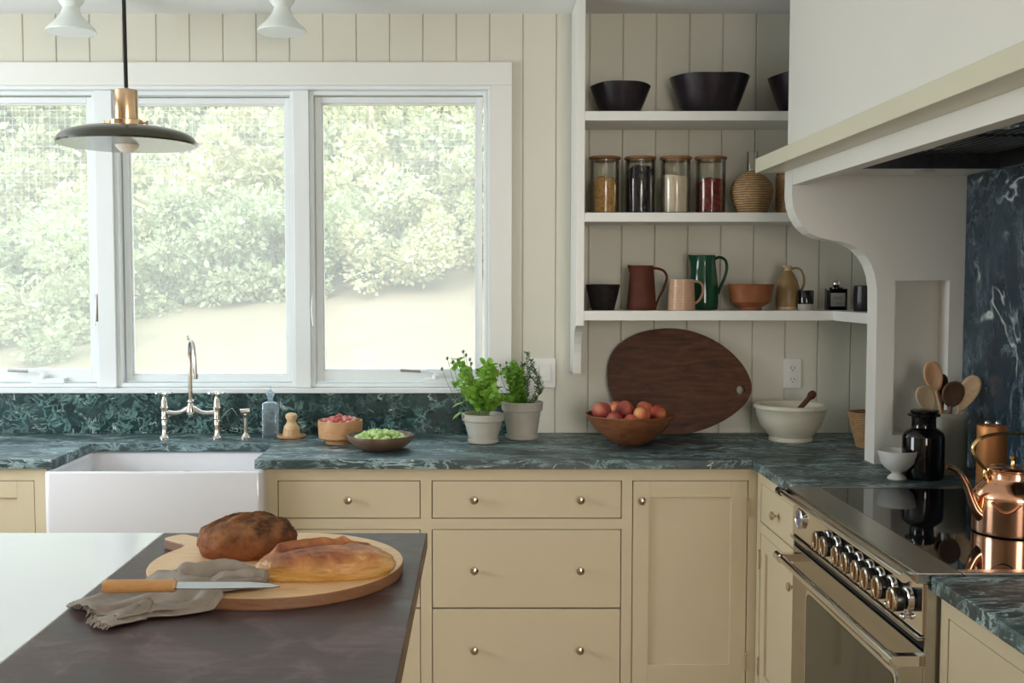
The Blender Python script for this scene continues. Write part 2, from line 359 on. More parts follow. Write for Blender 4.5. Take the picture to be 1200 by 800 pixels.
def window(n, x0, x1, label, casement):
    t = T('window_%d' % n, label, 'window', ((x0 + x1) / 2, 4.38, OZ0)); t['kind'] = 'structure'
    zt = OZ1 - .014
    bm = B(); ringbox(bm, x0, x1, OZ0, zt, .016, 4.325, 4.44); obj('frame', bm, M['winwhite'], t, .0015, world=True)
    g = .004; bm = B(); y0 = 4.35 if casement else 4.372
    ringbox(bm, x0 + .016 + g, x1 - .016 - g, OZ0 + .016 + g, zt - .016 - g, .024, y0, y0 + .036, .044 if casement else .024)
    ringbox(bm, x0 + .044, x1 - .044, OZ0 + (.064 if casement else .044), zt - .044, .006, y0 + .010, y0 + .03)
    sash = obj('sash', bm, M['winwhite'], t, .0015, world=True)
    obj('pane', box(B(), x0 + .04, x1 - .04, y0 + .018, y0 + .020, OZ0 + .05, zt - .04), M['pane'], sash, world=True)
    if casement:
        cx = x1 - .20 if n == 3 else x1 - .22; z = OZ0 + .045
        bm = B(); box(bm, cx - .055, cx + .075, 4.318, 4.352, OZ0 + .016, OZ0 + .036); lathe(bm, [(.016, 0), (.015, .014), (.008, .02)], 20, (cx - .01, 4.325, OZ0 + .034))
        tube(bm, [(cx - .01, 4.325, z), (cx - .04, 4.32, z + .018), (cx - .07, 4.318, z + .02)], [.007, .006, .005], 10, 4)
        obj('crank_handle', bm, M['winwhite'], t, .001, True, world=True)
        bm = B(); tube(bm, [(cx - .07, 4.318, z + .02), (cx - .15, 4.318, z + .024)], .0065, 12); obj('crank_knob', bm, M['steel'], t, 0, True, world=True)
        bm = B(); xl = x0 if n == 3 else x1; box(bm, xl + (.001 if n == 3 else -.013), xl + (.013 if n == 3 else -.001), 4.316, 4.326, 1.36, 1.47)
        tube(bm, [(xl + (.007 if n == 3 else -.007), 4.318, 1.47), (xl + (.007 if n == 3 else -.007), 4.306, 1.40), (xl + (.012 if n == 3 else -.012), 4.302, 1.345)], .004, 8, 3)
        obj('sash_lock', bm, M['steel' if n == 1 else 'winwhite'], t, 0, True, world=True)
    return t
window(1, OX0 + .012, -1.526, 'left casement pane of the wide kitchen window, cut by the photo edge', True)
window(2, -1.457, -.737, 'middle fixed pane of the wide kitchen window behind the tap', False)
window(3, -.675, OX1 - .012, 'right casement pane of the wide kitchen window above the herbs', True)

# ============================================================ COUNTERS AND MARBLE
bm = B(); prism(bm, [(-2.6, 3.64), (-1.455, 3.64), (-1.455, 4.0), (-1.44, 4.02), (-.785, 4.02), (-.767, 4.0), (-.765, 3.635), (.935, 3.635), (.935, 3.135), (1.6, 3.135), (RX, 3.135), (RX, WY - .001), (-2.6, WY - .001)], .882, CT)
tag(obj('worktop', bm, M['marble'], bev=.0025), 'green marble worktop running round the sink and corner under the window', 'worktop')
bm = B(); box(bm, .932, RX, .9, 2.185, .882, CT)
tag(obj('worktop', bm, M['marble'], bev=.0025), 'green marble worktop on the near side of the range', 'worktop')
bm = B(); box(bm, -2.6, .134, 4.272, 4.298, CT, 1.076)
tag(obj('backsplash', bm, M['marble_splash'], bev=.002), 'low green marble upstand along the wall under the window', 'backsplash')
struct('trim_5', box(B(), -2.6, .134, 4.268, 4.44, 1.0765, 1.094), M['winwhite'], 'thin white painted window sill above the green marble upstand', 'window sill', bev=.002)
bm = B(); box(bm, 1.600, RX - .001, 1.0, 3.549, CT, 1.866)
tag(obj('backsplash', bm, M['marble_right'], bev=.002), 'tall blue green marble slab on the wall behind the range', 'backsplash')

# ============================================================ CABINETS
def knob_bm(ax):
    prof = [(.0085, 0), (.0085, .002), (.0045, .005), (.0042, .012), (.009, .016), (.0135, .0195), (.0145, .023), (.013, .027), (.008, .0295), (0, .0305)]
    return lathe(B(), prof, 24, axis=ax)
KN = {}
def knob(parent, loc, ax='-Y'):
    if ax not in KN:
        KN[ax] = o = obj('knob', knob_bm(ax), M['nickelwarm'], parent, 0, True)
    else: o = KN[ax].copy(); COL.objects.link(o); o.parent = parent
    o.location = Vector(loc) - wpos(parent); return o
class Face:
    """cabinet front drawn in (u, z); back run faces -Y, right run faces -X"""
    def __init__(s, run, plane): s.run, s.p = run, plane
    def box(s, bm, u0, u1, d0, d1, z0, z1):
        if s.run == 'back': box(bm, u0, u1, s.p + d0, s.p + d1, z0, z1)
        else: box(bm, s.p + d0, s.p + d1, u0, u1, z0, z1)
    def pt(s, u, d, z): return (u, s.p + d, z) if s.run == 'back' else (s.p + d, u, z)
def cabinet(run, plane, u0, u1, depth, label, openings, group=None):
    """openings: (kind, u0, u1, z0, z1, knobs, extra)"""
    fc = Face(run, plane); t = T('base_cabinet', label, 'cabinet', fc.pt((u0 + u1) / 2, depth / 2, 0), group)
    bm = B(); fc.box(bm, u0 + .001, u1 - .001, .045, depth, .10, .881); fc.box(bm, u0 + .001, u1 - .001, .075, depth, 0, .10)
    obj('carcass', bm, M['cream'], t, world=True)
    us = sorted({u0, u1} | {o[1] for o in openings} | {o[2] for o in openings}); zs = sorted({.10, .881} | {o[3] for o in openings} | {o[4] for o in openings})
    bm = B(); ov = lambda a, z: any(o[1] - 1e-6 < a < o[2] + 1e-6 and o[3] - 1e-6 < z < o[4] + 1e-6 for o in openings)
    for a, b in zip(us, us[1:]):
        run_ = None
        for c, d in list(zip(zs, zs[1:])) + [(None, None)]:
            if c is not None and not ov((a + b) / 2, (c + d) / 2): run_ = (run_[0], d) if run_ else (c, d)
            else:
                if run_: fc.box(bm, a, b, 0, .022, *run_)
                run_ = None
    bmesh.ops.remove_doubles(bm, verts=bm.verts, dist=1e-5)
    obj('face_frame', bm, M['cream'], t, world=True)
    g = .0028
    for o in openings:
        kind, a, b, c, d, kn = o[:6]; a += g; b -= g; c += g; d -= g
        if kind == 'drawer':
            bm = B(); fc.box(bm, a, b, .0015, .021, c, d); p = obj('drawer', bm, M['cream'], t, .0012, world=True)
        else:
            wst = o[6]; bm = B()
            fc.box(bm, a, a + wst, .0015, .021, c, d); fc.box(bm, b - wst, b, .0015, .021, c, d)
            fc.box(bm, a + wst, b - wst, .0015, .021, d - wst, d); fc.box(bm, a + wst, b - wst, .0015, .021, c, c + wst * 1.35)
            p = obj('door', bm, M['cream'], t, .0012, world=True)
            bm = B(); fc.box(bm, a + wst - .002, b - wst + .002, .0105, .017, c + wst, d - wst + .002); obj('door_panel', bm, M['cream'], p, world=True)
            hs = o[7]; hu = b + .001 if hs > 0 else a - .001
            for hz in (d - .09, c + .09):
                bm = B(); q = fc.pt(hu, -.002, hz)
                tube(bm, [(q[0], q[1], hz - .028), (q[0], q[1], hz + .028)], .0036, 10); ball(bm, .0042, (q[0], q[1], hz + .030), sub=1); ball(bm, .0042, (q[0], q[1], hz - .030), sub=1)
                obj('hinge', bm, M['nickelwarm'], p, 0, True, world=True)
        for ku, kz in kn: knob(p, fc.pt(ku, .0015, kz), '-Y' if run == 'back' else '-X')
    return t
P = 3.66
cabinet('back', P, -2.60, -1.482, .63, 'cream shaker door cabinet left of the sink', [('door', -2.04, -1.526, .12, .839, [(-1.98, .75)], .058, -1), ('door', -2.56, -2.075, .12, .839, [(-2.13, .75)], .058, 1)])
t = T('base_cabinet', 'cream cabinet below the white apron sink', 'cabinet', (-1.1, 3.9, 0))
bm = B(); box(bm, -1.480, -.731, 3.705, 4.28, 0.10, .655); box(bm, -1.48, -.731, 3.735, 4.28, 0, .10); obj('carcass', bm, M['cream'], t, world=True)
for a, b, k in ((-1.475, -1.108, -1.15), (-1.104, -.736, -1.06)):
    d = obj('door', box(B(), a, b, 3.662, 3.69, .12, .65), M['cream'], t, .0015, world=True); knob(d, (k, 3.662, .58))
cabinet('back', P, -.729, -.181, .63, 'cream cabinet with narrow drawers, right of the sink', [('drawer', -.691, -.200, .706, .839, [(-.447, .774)]), ('drawer', -.691, -.200, .3925, .670, [(-.447, .529)]), ('drawer', -.691, -.200, .115, .3925, [(-.447, .25)])])
cabinet('back', P, -.181, .510, .63, 'widest cream cabinet with three drawers and paired knobs', [('drawer', -.162, .492, .706, .839, [(-.015, .774), (.35, .774)]), ('drawer', -.162, .492, .3925, .670, [(-.015, .529), (.35, .529)]), ('drawer', -.162, .492, .115, .3925, [(-.015, .25), (.35, .25)])])
cabinet('back', P, .510, .9600, .63, 'cream cabinet with one tall shaker door in the corner', [('door', .528, .927, .115, .839, [(.5595, .771)], .056, 1)])
RP = .957
cabinet('right', RP, 3.142, 3.655, .66, 'cream drawer and door cabinet between the corner and range', [('drawer', 3.158, 3.612, .706, .839, [(3.395, .774)]), ('door', 3.158, 3.612, .115, .670, [(3.200, .60)], .056, 1)])
cabinet('right', RP - .005, 1.00, 2.178, .66, 'cream drawer cabinet on the near side of the range', [('drawer', 1.03, 2.145, .64, .839, [(1.845, .715), (1.3, .715)]), ('drawer', 1.03, 2.145, .115, .60, [(1.845, .36), (1.3, .36)])])

# ============================================================ SINK
t = T('apron_sink', 'white fireclay farmhouse apron sink set in green marble', 'sink', (-1.09, 3.8, .66))
bm = B(); X0, X1, Y0, Y1, Z0, Z1 = -1.468, -.728, 3.59, 4.055, .658, .881
def rr(x0, x1, y0, y1, r, n=5):
    o = []
    for cx, cy, a0 in ((x1 - r, y1 - r, 0), (x0 + r, y1 - r, 90), (x0 + r, y0 + r, 180), (x1 - r, y0 + r, 270)):
        for i in range(n + 1): a = R(a0 + 90 * i / n); o.append((cx + r * math.cos(a), cy + r * math.sin(a)))
    return o
def ringof(bm, pts, z): return [bm.verts.new((x, y, z)) for x, y in pts]
loops = [ringof(bm, rr(X0, X1, Y0, Y1, .022), Z0), ringof(bm, rr(X0, X1, Y0, Y1, .022), Z1 - .008), ringof(bm, rr(X0 + .003, X1 - .003, Y0 + .003, Y1 - .003, .02), Z1 - .002), ringof(bm, rr(X0 + .009, X1 - .009, Y0 + .009, Y1 - .009, .018), Z1),
         ringof(bm, rr(X0 + .018, X1 - .018, Y0 + .018, Y1 - .018, .02), Z1 - .002), ringof(bm, rr(X0 + .024, X1 - .024, Y0 + .024, Y1 - .024, .03), Z1 - .012), ringof(bm, rr(X0 + .03, X1 - .03, Y0 + .03, Y1 - .03, .04), Z0 + .05), ringof(bm, rr(X0 + .06, X1 - .06, Y0 + .06, Y1 - .06, .04), Z0 + .022)]
for a, b in zip(loops, loops[1:]):
    n = len(a)
    for i in range(n): bm.faces.new((a[i], a[(i + 1) % n], b[(i + 1) % n], b[i]))
bm.faces.new(loops[0][::-1]); bm.faces.new(loops[-1])
obj('basin', bm, M['porcelain'], t, 0, True, world=True, ang=50)
bm = B(); lathe(bm, [(.045, 0), (.045, .003), (.03, .004), (.028, .001), (0, .001)], 28, (-1.09, 3.85, Z0 + .022)); obj('drain', bm, M['chrome'], t, 0, True, world=True)
bm = B(); lx = at(221, 552, Y=3.615).x
for s in (-1, 1): tube(bm, [(lx, 3.612, Z1 - .0005), (lx + s * .014, 3.604, Z1 - .0005)], .0009, 6)
tube(bm, [(lx - .02, 3.602, Z1 - .0005), (lx + .02, 3.602, Z1 - .0005)], .0007, 6)
obj('stamped_mark', bm, M['stone'], t, world=True)

# ============================================================ FAUCET
t = T('bridge_faucet', 'polished nickel bridge faucet with gooseneck spout behind the sink', 'faucet', (-1.112, 4.13, CT))
for i, x in enumerate((-1.214, -1.011)):
    dx = x + 1.112
    bm = B(); lathe(bm, [(.021, 0), (.021, .005), (.014, .012), (.0105, .018), (.0105, .045), (.0125, .07), (.010, .074), (.014, .078), (.014, .083), (.0115, .088), (.0125, .115), (.016, .118), (.016, .122), (.0125, .126), (.012, .145), (.008, .156), (.006, .168), (.008, .172), (.008, .178), (0, .181)], 24, (dx, 0, 0))
    v = obj('valve_column', bm, M['nickel'], t, 0, True)
    bm = B(); ball(bm, .010, (dx, 0, .176), (1, 1, .8))
    for k in range(4):
        a = k * PI / 2 + .5; c_, s_ = math.cos(a), math.sin(a)
        tube(bm, [(dx, 0, .176), (dx + c_ * .017, s_ * .017, .177), (dx + c_ * .027, s_ * .027, .178)], [.0035, .0035, .0062], 10); ball(bm, .0062, (dx + c_ * .028, s_ * .028, .178), sub=1)
    obj('cross_handle', bm, M['nickel'], v, 0, True)
bm = B(); tube(bm, [(-.095, 0, .103), (-.065, 0, .100), (-.04, 0, .103), (-.015, 0, .115), (0, 0, .118), (.015, 0, .115), (.04, 0, .103), (.065, 0, .1), (.095, 0, .103)], [.010, .0085, .0085, .011, .013, .011, .0085, .0085, .010], 14, 4)
lathe(bm, [(.010, .085), (.017, .095), (.018, .108), (.014, .125), (.0105, .138), (.013, .142), (.013, .148), (.009, .153)], 24); obj('bridge', bm, M['nickel'], t, 0, True)
bm = B(); pts = [(0, 0, .14), (0, 0, .25), (0, 0, .32)] + [(.050 * (1 - math.cos(R(a))) / 2, -.062 * (1 - math.cos(R(a))), .32 + .068 * math.sin(R(a))) for a in range(20, 181, 20)] + [(.052, -.124, .255)]
tube(bm, pts, .0085, 16, 3); tube(bm, [(.052, -.124, .262), (.052, -.124, .244)], .0115, 16); lathe(bm, [(.009, .385), (.004, .392), (.0065, .397), (0, .403)], 12, (.003, -.03, 0)); obj('spout', bm, M['nickel'], t, 0, True)
t = T('side_spray', 'short nickel side spray standing right of the bridge faucet', 'side spray', (-.903, 4.14, CT))
obj('base', lathe(B(), [(.021, 0), (.021, .005), (.015, .010), (.013, .016), (.009, .022)], 24), M['nickel'], t, 0, True)
bm = B(); lathe(bm, [(.009, .02), (.0075, .04), (.008, .075), (.011, .088), (.014, .092), (.009, .096), (0, .097)], 24)
tube(bm, [(.016, 0, .107), (0, -.004, .106), (-.018, -.010, .103)], [.009, .010, .013], 14); ball(bm, .012, (0, 0, .102)); obj('spray_head', bm, M['nickel'], t, 0, True)
# glass soap bottle
t = T('glass_bottle', 'small clear square glass bottle with glass stopper beside the side spray', 'bottle', (-.812, 4.17, CT))
bm = B(); prism(bm, rr(-.029, .029, -.029, .029, .006, 3), 0, .002); n0 = rr(-.029, .029, -.029, .029, .006, 3)
L0 = [ringof(bm, n0, .0), ringof(bm, n0, .132), ringof(bm, rr(-.024, .024, -.024, .024, .008, 3), .138), ringof(bm, rr(-.012, .012, -.012, .012, .0115, 3), .141), ringof(bm, rr(-.0115, .0115, -.0115, .0115, .011, 3), .155), ringof(bm, rr(-.0155, .0155, -.0155, .0155, .015, 3), .163)]
for a, b in zip(L0, L0[1:]):
    for i in range(len(a)): bm.faces.new((a[i], a[(i + 1) % len(a)], b[(i + 1) % len(a)], b[i]))
obj('body', bm, M['bottleglass'], t, 0, True)
bm = B(); lathe(bm, [(.009, .148), (.0105, .16), (.017, .168), (.013, .176), (.004, .184), (.0055, .190), (.002, .20), (0, .203)], 20); obj('stopper', bm, M['bottleglass'], t, 0, True)
# dish brush
t = T('brush_dish', 'small round wooden dish holding the scrubbing brush', 'dish', (-.728, 4.155, CT))
obj('dish', lathe(B(), [(0, .0), (.046, 0), (.053, .004), (.055, .012), (.050, .013), (.046, .008), (0, .007)], 36), M['oakbowl'], t, 0, True)
t = T('scrubbing_brush', 'round wooden scrubbing brush with knob handle on a small dish', 'brush', (-.728, 4.155, CT + .007))
obj('bristles', lathe(B(), [(.034, 0), (.032, .026), (0, .027)], 32, f=lambda p, a: Vector((p.x * (1 + .05 * math.sin(a * 16)), p.y * (1 + .05 * math.sin(a * 16)), p.z))), M['bristle'], t, 0, True)
obj('handle', lathe(B(), [(.028, .025), (.030, .029), (.029, .037), (.020, .050), (.0165, .058), (.019, .066), (.0235, .074), (.0225, .084), (.014, .090), (0, .092)], 32), M['beech'], t, 0, True)

# ============================================================ BOWLS ON THE LEFT OF THE COUNTER
def bowl(name, label, cat, loc, prof, m, n=48, group=None, part='bowl', rimcol=None, rz=0, f=None):
    t = T(name, label, cat, loc, group, rz); obj(part, lathe(B(), prof, n, f=f), m, t, 0, True); return t
c = at(401, 516, Z=CT); c.y = 4.03
bowl('snack_bowl', 'straight-sided light wooden bowl piled with small red fruit', 'bowl', (-.522, 4.03, CT), [(0, 0), (.055, 0), (.057, .006), (.066, .014), (.081, .022), (.084, .07), (.083, .086), (.079, .086), (.077, .05), (.070, .03), (0, .028)], M['oakbowl'])
random.seed(3)
def fruitmat(name, c1, c2, c3, rough=.4, s=14):
    m = mat(name, c1, rough); v = texco(m); N, L, b = nodes(m); oi = N.new('ShaderNodeObjectInfo'); ad = N.new('ShaderNodeVectorMath'); ad.operation = 'ADD'
    L.new(v, ad.inputs[0]); L.new(oi.outputs['Location'], ad.inputs[1]); n = noi(m, ad.outputs[0], s, 3, .5, .3)
    setcol(m, ramp(m, n, [(.36, c1), (.5, c2), (.64, c3)])); return m
M['berry'] = fruitmat('red_berry', (.34, .02, .02), (.50, .08, .06), (.66, .34, .24), .4, 30)
M['sprout'] = fruitmat('green_sprout', (.22, .38, .07), (.40, .56, .16), (.60, .72, .34), .5, 40)
M['peach'] = fruitmat('peach_skin', (.38, .05, .03), (.58, .15, .07), (.74, .34, .12), .6, 11)
M['plum'] = fruitmat('dusky_red_skin', (.20, .02, .025), (.32, .05, .045), (.46, .14, .07), .5, 11)
bm = B(); lathe(bm, [(0, -.012), (.006, -.0115), (.011, -.006), (.0135, 0), (.012, .006), (.007, .0105), (0, .0115)], 14); berry = obj('red_berry', bm, M['berry'], None, 0, True)
def scatter(proto, cx, cy, z0, rad, zr, n, size, label, cat, group, mind):
    pts = []; tries = 0
    while len(pts) < n and tries < 6000:
        tries += 1; a = random.random() * 2 * PI; r = rad * math.sqrt(random.random()); z = z0 + zr * (1 - (r / rad) ** 2) * (.6 + .4 * random.random())
        p = Vector((cx + r * math.cos(a), cy + r * math.sin(a), z))
        if all((p - q).length > mind for q in pts): pts.append(p)
    for i, p in enumerate(pts):
        o = proto if i == 0 else proto.copy()
        if i: COL.objects.link(o)
        o.location = p; s = random.uniform(.85, 1.15) * size; o.scale = (s, s, s); o.rotation_euler = [random.uniform(-2, 2) for _ in range(3)]; tag(o, label, cat, group)
scatter(berry, -.522, 4.03, CT + .076, .062, .020, 30, 1.0, 'small red berry-like fruit piled in the light wooden bowl', 'fruit', 'red fruit in the straight wooden bowl', .019)
bowl('shallow_dish', 'wide shallow brown glazed dish of green sprouts at the counter edge', 'dish', (-.355, 3.865, CT), [(0, 0), (.062, 0), (.067, .003), (.092, .014), (.115, .034), (.122, .050), (.121, .055), (.117, .055), (.110, .036), (.088, .018), (0, .009)], M['browndish'])
bm = B(); ball(bm, .013, sub=3)
for v in bm.verts:
    a = math.atan2(v.co.y, v.co.x); v.co *= 1 + .06 * math.sin(a * 5 + v.co.z * 200)
spr = obj('brussels_sprout', bm, M['sprout'], None, 0, 2)
for o_ in (): pass
scatter(spr, -.355, 3.865, CT + .040, .088, .026, 75, 1.0, 'small pale green sprout heaped in the shallow brown dish', 'vegetable', 'green sprouts in the shallow brown dish', .0205)

# ============================================================ HERB POTS
def leaf(vs, fs, p, d, n, L_, W_, fold=.25, curl=.15):
    """pointed oval leaf from p along d, n = up side"""
    s = d.cross(n).normalized(); n = s.cross(d).normalized(); b = len(vs)
    prof = ((0, .08), (.25, .75), (.5, 1.0), (.78, .68), (1, .02))
    for t_, w_ in prof:
        c_ = p + d * L_ * t_ - n * curl * L_ * t_ * t_
        vs.append(c_ - s * W_ * .5 * w_ + n * fold * W_ * .5 * w_); vs.append(c_); vs.append(c_ + s * W_ * .5 * w_ + n * fold * W_ * .5 * w_)
    for i in range(len(prof) - 1):
        k = b + i * 3; fs.append((k, k + 1, k + 4, k + 3)); fs.append((k + 1, k + 2, k + 5, k + 4))
def leafobj(name, vs, fs, m, parent=None):
    me = bpy.data.meshes.new(name); me.from_pydata([tuple(v) for v in vs], [], fs); me.materials.append(m)
    for p in me.polygons: p.use_smooth = True
    o = bpy.data.objects.new(name, me); COL.objects.link(o); o.parent = parent; return o
def rv(): return Vector((random.gauss(0, 1), random.gauss(0, 1), random.gauss(0, 1))).normalized()
def pot(t, R0, R1, h, sau):
    obj('saucer', lathe(B(), [(0, 0), (sau - .006, 0), (sau, .004), (sau + .001, .015), (sau - .004, .016), (sau - .008, .007), (0, .006)], 40), M['potclay'], t, 0, True)
    z = .007
    obj('pot', lathe(B(), [(0, z), (R0, z), (R0 + (R1 - R0) * .70, z + h * .74), (R1 * .965, z + h * .75), (R1, z + h * .765), (R1 + .002, z + h * .985), (R1 - .002, z + h), (R1 - .009, z + h), (R1 - .012, z + h * .8), (R0 * .9, z + .02), (0, z + .02)], 44), M['potclay'], t, 0, True)
    bm = B(); lathe(bm, [(0, z + h * .84), (R1 - .0125, z + h * .86), (R1 - .014, z + h * .8), (0, z + h * .8)], 30); obj('soil', bm, M['soil'], t, 0, True)
    return z + h * .86
random.seed(21)
t = T('potted_herb', 'bushy bright green herb with round leaves in a short clay pot, left', 'potted plant', (.017, 4.03, CT))
zt = pot(t, .052, .080, .104, .058)
sb = B(); vs = []; fs = []
for k in range(26):
    a = random.random() * 2 * PI; lean = random.uniform(.01, .10); h = random.uniform(.05, .22); cx = -.01
    p0 = Vector((random.uniform(-.03, .03), random.uniform(-.03, .03), zt - .005)); p2 = Vector((cx + lean * math.cos(a) * 1.25, lean * math.sin(a), zt + h)); p1 = (p0 + p2) / 2 + Vector((0, 0, .02))
    P_ = smoothpts([p0, p1, p2], 5); tube(sb, P_, .0013, 5)
    for i, q in enumerate(P_[3:]):
        for _ in range(3):
            d = rv(); d.z = abs(d.z) * .5 + random.uniform(-.2, .3); d.normalize(); sz = random.uniform(.020, .036)
            leaf(vs, fs, q, d, (rv() + Vector((0, -.9, .6))).normalized(), sz, sz * random.uniform(.7, .9))
    leaf(vs, fs, p2, Vector((math.cos(a), math.sin(a), .4)).normalized(), Vector((0, 0, 1)), .034, .024)
for p, d in (((-.07, -.02, .155), (-1, -.2, -.25)), ((-.075, -.03, .12), (-1, -.3, -.5)), ((-.06, -.03, .20), (-1, 0, .1))): leaf(vs, fs, Vector(p), Vector(d).normalized(), Vector((0, 0, 1)), .05, .030)
obj('stems', sb, M['stem'], t, 0, True); leafobj('leaves', vs, fs, M['basil'], t)
sb = B()
for (x, z) in ((-.155, .280), (-.135, .320), (-.095, .315), (-.075, .345), (-.065, .332), (-.05, .315), (-.115, .305), (.012, .262), (-.045, .30)):
    tube(sb, smoothpts([(-.02 + x * .1, 0, zt), (x * .75, .0, zt + (z - zt) * .5), (x, -.01, z)], 4), .0009, 5); obj('flower_bud', ball(B(), .0058, (x, -.01, z), (1, 1, 1.35), 1), M['budm'], t, 0, 2)
    leaf(vs := [], fs := [], Vector((x, -.01, z - .02)), Vector((1, 0, .1)).normalized(), Vector((0, 0, 1)), .014, .008)
obj('flower_stalks', sb, M['stem'], t, 0, True)

t = T('potted_herb', 'upright rosemary and parsley in the taller clay pot, right', 'potted plant', (.168, 4.135, CT))
zt = pot(t, .056, .079, .138, .065)
sb = B(); vs = []; fs = []
for k in range(26):
    a = random.random() * 2 * PI; lean = random.uniform(.0, .055); h = random.uniform(.07, .165); cx = -.035
    p0 = Vector((-.02 + random.uniform(-.03, .03), random.uniform(-.035, .035), zt - .005)); p2 = Vector((cx + lean * math.cos(a), lean * math.sin(a), zt + h)); P_ = smoothpts([p0, (p0 + p2) / 2 + Vector((0, 0, .01)), p2], 5); tube(sb, P_, .0011, 5)
    for q in P_[2:]:
        for _ in range(5):
            d = rv(); d.z = abs(d.z); d.normalize(); sz = random.uniform(.012, .022); leaf(vs, fs, q, d, rv(), sz, sz * .6)
leafobj('parsley_leaves', vs, fs, M['parsley'], t); vs = []; fs = []
for (x, y, h, bx) in ((.018, -.01, .205, .0), (.040, 0, .175, .01), (.052, .01, .135, .012), (.03, .02, .15, -.004), (.0, .02, .16, -.01), (.045, -.02, .11, .01), (-.005, -.02, .13, -.008)):
    P_ = smoothpts([(x * .5, y, zt - .005), (x + bx * 2, y, zt + h * .5), (x - bx * .6, y, zt + h)], 12); tube(sb, P_, .0014, 5)
    for q in P_[2:]:
        for _ in range(6):
            a = random.random() * 2 * PI; d = Vector((math.cos(a), math.sin(a), random.uniform(.5, 1.1))).normalized(); leaf(vs, fs, q, d, rv(), random.uniform(.013, .020), .0032, .1, .05)
leafobj('rosemary_needles', vs, fs, M['rosemary'], t); obj('stems', sb, M['stem'], t, 0, True)
sb = B()
for (x, z) in ((-.085, .285), (-.062, .295), (-.11, .265), (-.058, .278)): tube(sb, smoothpts([(-.03, 0, zt), (x * .9, 0, zt + (z - zt) * .6), (x, -.01, z)], 4), .0009, 5); obj('flower_bud', ball(B(), .0052, (x, -.01, z), (1, 1, 1.4), 1), M['budm'], t, 0, 2)
obj('flower_stalks', sb, M['stem'], t, 0, True)

# light switch and outlet
t = T('light_switch', 'white double rocker light switch plate behind the right herb pot', 'light switch', (.248, WY, 1.156))
obj('plate', box(B(), -.060, .060, -.006, -.0005, -.060, .060), M['plastic'], t, .002)
for x in (-.024, .024): bm = B(); box(bm, x - .017, x + .017, -.009, -.005, -.034, .034); obj('rocker', bm, M['plastic'], t, .0015)
t = T('wall_outlet', 'white double electrical outlet on the boards right of the oval board', 'outlet', (1.257, WY, 1.153))
obj('plate', box(B(), -.036, .036, -.006, -.0005, -.060, .060), M['plastic'], t, .002)
for z in (-.026, .020):
    bm = B(); prism(bm, [(x_, z_ + z) for x_, z_ in rr(-.0165, .0165, -.0135, .0165, .009, 4)], -.009, -.005, 'Y'); s = obj('socket', bm, M['plastic'], t, .0008)
    bm = B(); box(bm, -.008, -.0055, -.0096, -.0088, z - .001, z + .008); box(bm, .0055, .008, -.0096, -.0088, z - .001, z + .007); lathe(bm, [(.0025, .0088), (.0025, .0096)], 10, (0, 0, z - .007), '-Y'); obj('slots', bm, M['slot'], s)

# ============================================================ OVAL BOARD, FRUIT BOWL, MORTAR, BASKET
t = T('oval_board', 'large dark walnut egg-shaped serving board leaning against the wall', 'serving board', (.60, 4.215, CT))
ol = [(452, 310), (462, 245), (492, 192), (545, 147), (610, 118), (680, 104), (750, 99), (830, 107), (905, 130), (975, 165), (1035, 210), (1085, 265), (1116, 322), (1127, 372), (1117, 415), (1085, 460), (1030, 504), (960, 543), (890, 570), (815, 588), (735, 592), (655, 580), (585, 552), (527, 508), (485, 450), (460, 385)]
pts = [at(600 + x / 4, 360 + y / 4, Y=4.235) for x, y in ol]; pts = [(p.x - .60, (p.z - CT)) for p in pts]; zmin = min(z for x, z in pts); pts = [(x, (z - zmin) * 1.01) for x, z in pts]
def dense(pts, k=4):
    n = len(pts); out = []
    for i in range(n):
        p0, p1, p2, p3 = (Vector((*pts[(i + j) % n], 0)) for j in (-1, 0, 1, 2))
        for j in range(k):
            u = j / k; q = .5 * ((2 * p1) + (-p0 + p2) * u + (2 * p0 - 5 * p1 + 4 * p2 - p3) * u * u + (-p0 + 3 * p1 - 3 * p2 + p3) * u ** 3); out.append((q.x, q.y))
    return out
pts = dense(pts); hc = at(600 + 1076 / 4, 360 + 384 / 4, Y=4.235); hx, hz = hc.x - .60, hc.z - CT - zmin
bm = B(); n = len(pts)
HN = 24; hole = [(hx + .017 * math.cos(2 * PI * i / HN), hz + .0185 * math.sin(2 * PI * i / HN)) for i in range(HN)]
for yy in (0, .019):
    vo = [bm.verts.new((x, yy, z)) for x, z in pts]; vh = [bm.verts.new((x, yy, z)) for x, z in hole]
    eo = [bm.edges.new((vo[i], vo[(i + 1) % n])) for i in range(n)]; eh = [bm.edges.new((vh[i], vh[(i + 1) % HN])) for i in range(HN)]
    bmesh.ops.triangle_fill(bm, edges=eo + eh, use_beauty=True)
    if yy == 0: a, ah = vo, vh
for i in range(n): bm.faces.new((a[i], a[(i + 1) % n], vo[(i + 1) % n], vo[i]))
for i in range(HN): bm.faces.new((ah[i], ah[(i + 1) % HN], vh[(i + 1) % HN], vh[i]))
o = obj('board', bm, M['walnut'], t, .004); o.rotation_euler = (R(-7.5), 0, 0); o.location = (0, .005, .003)

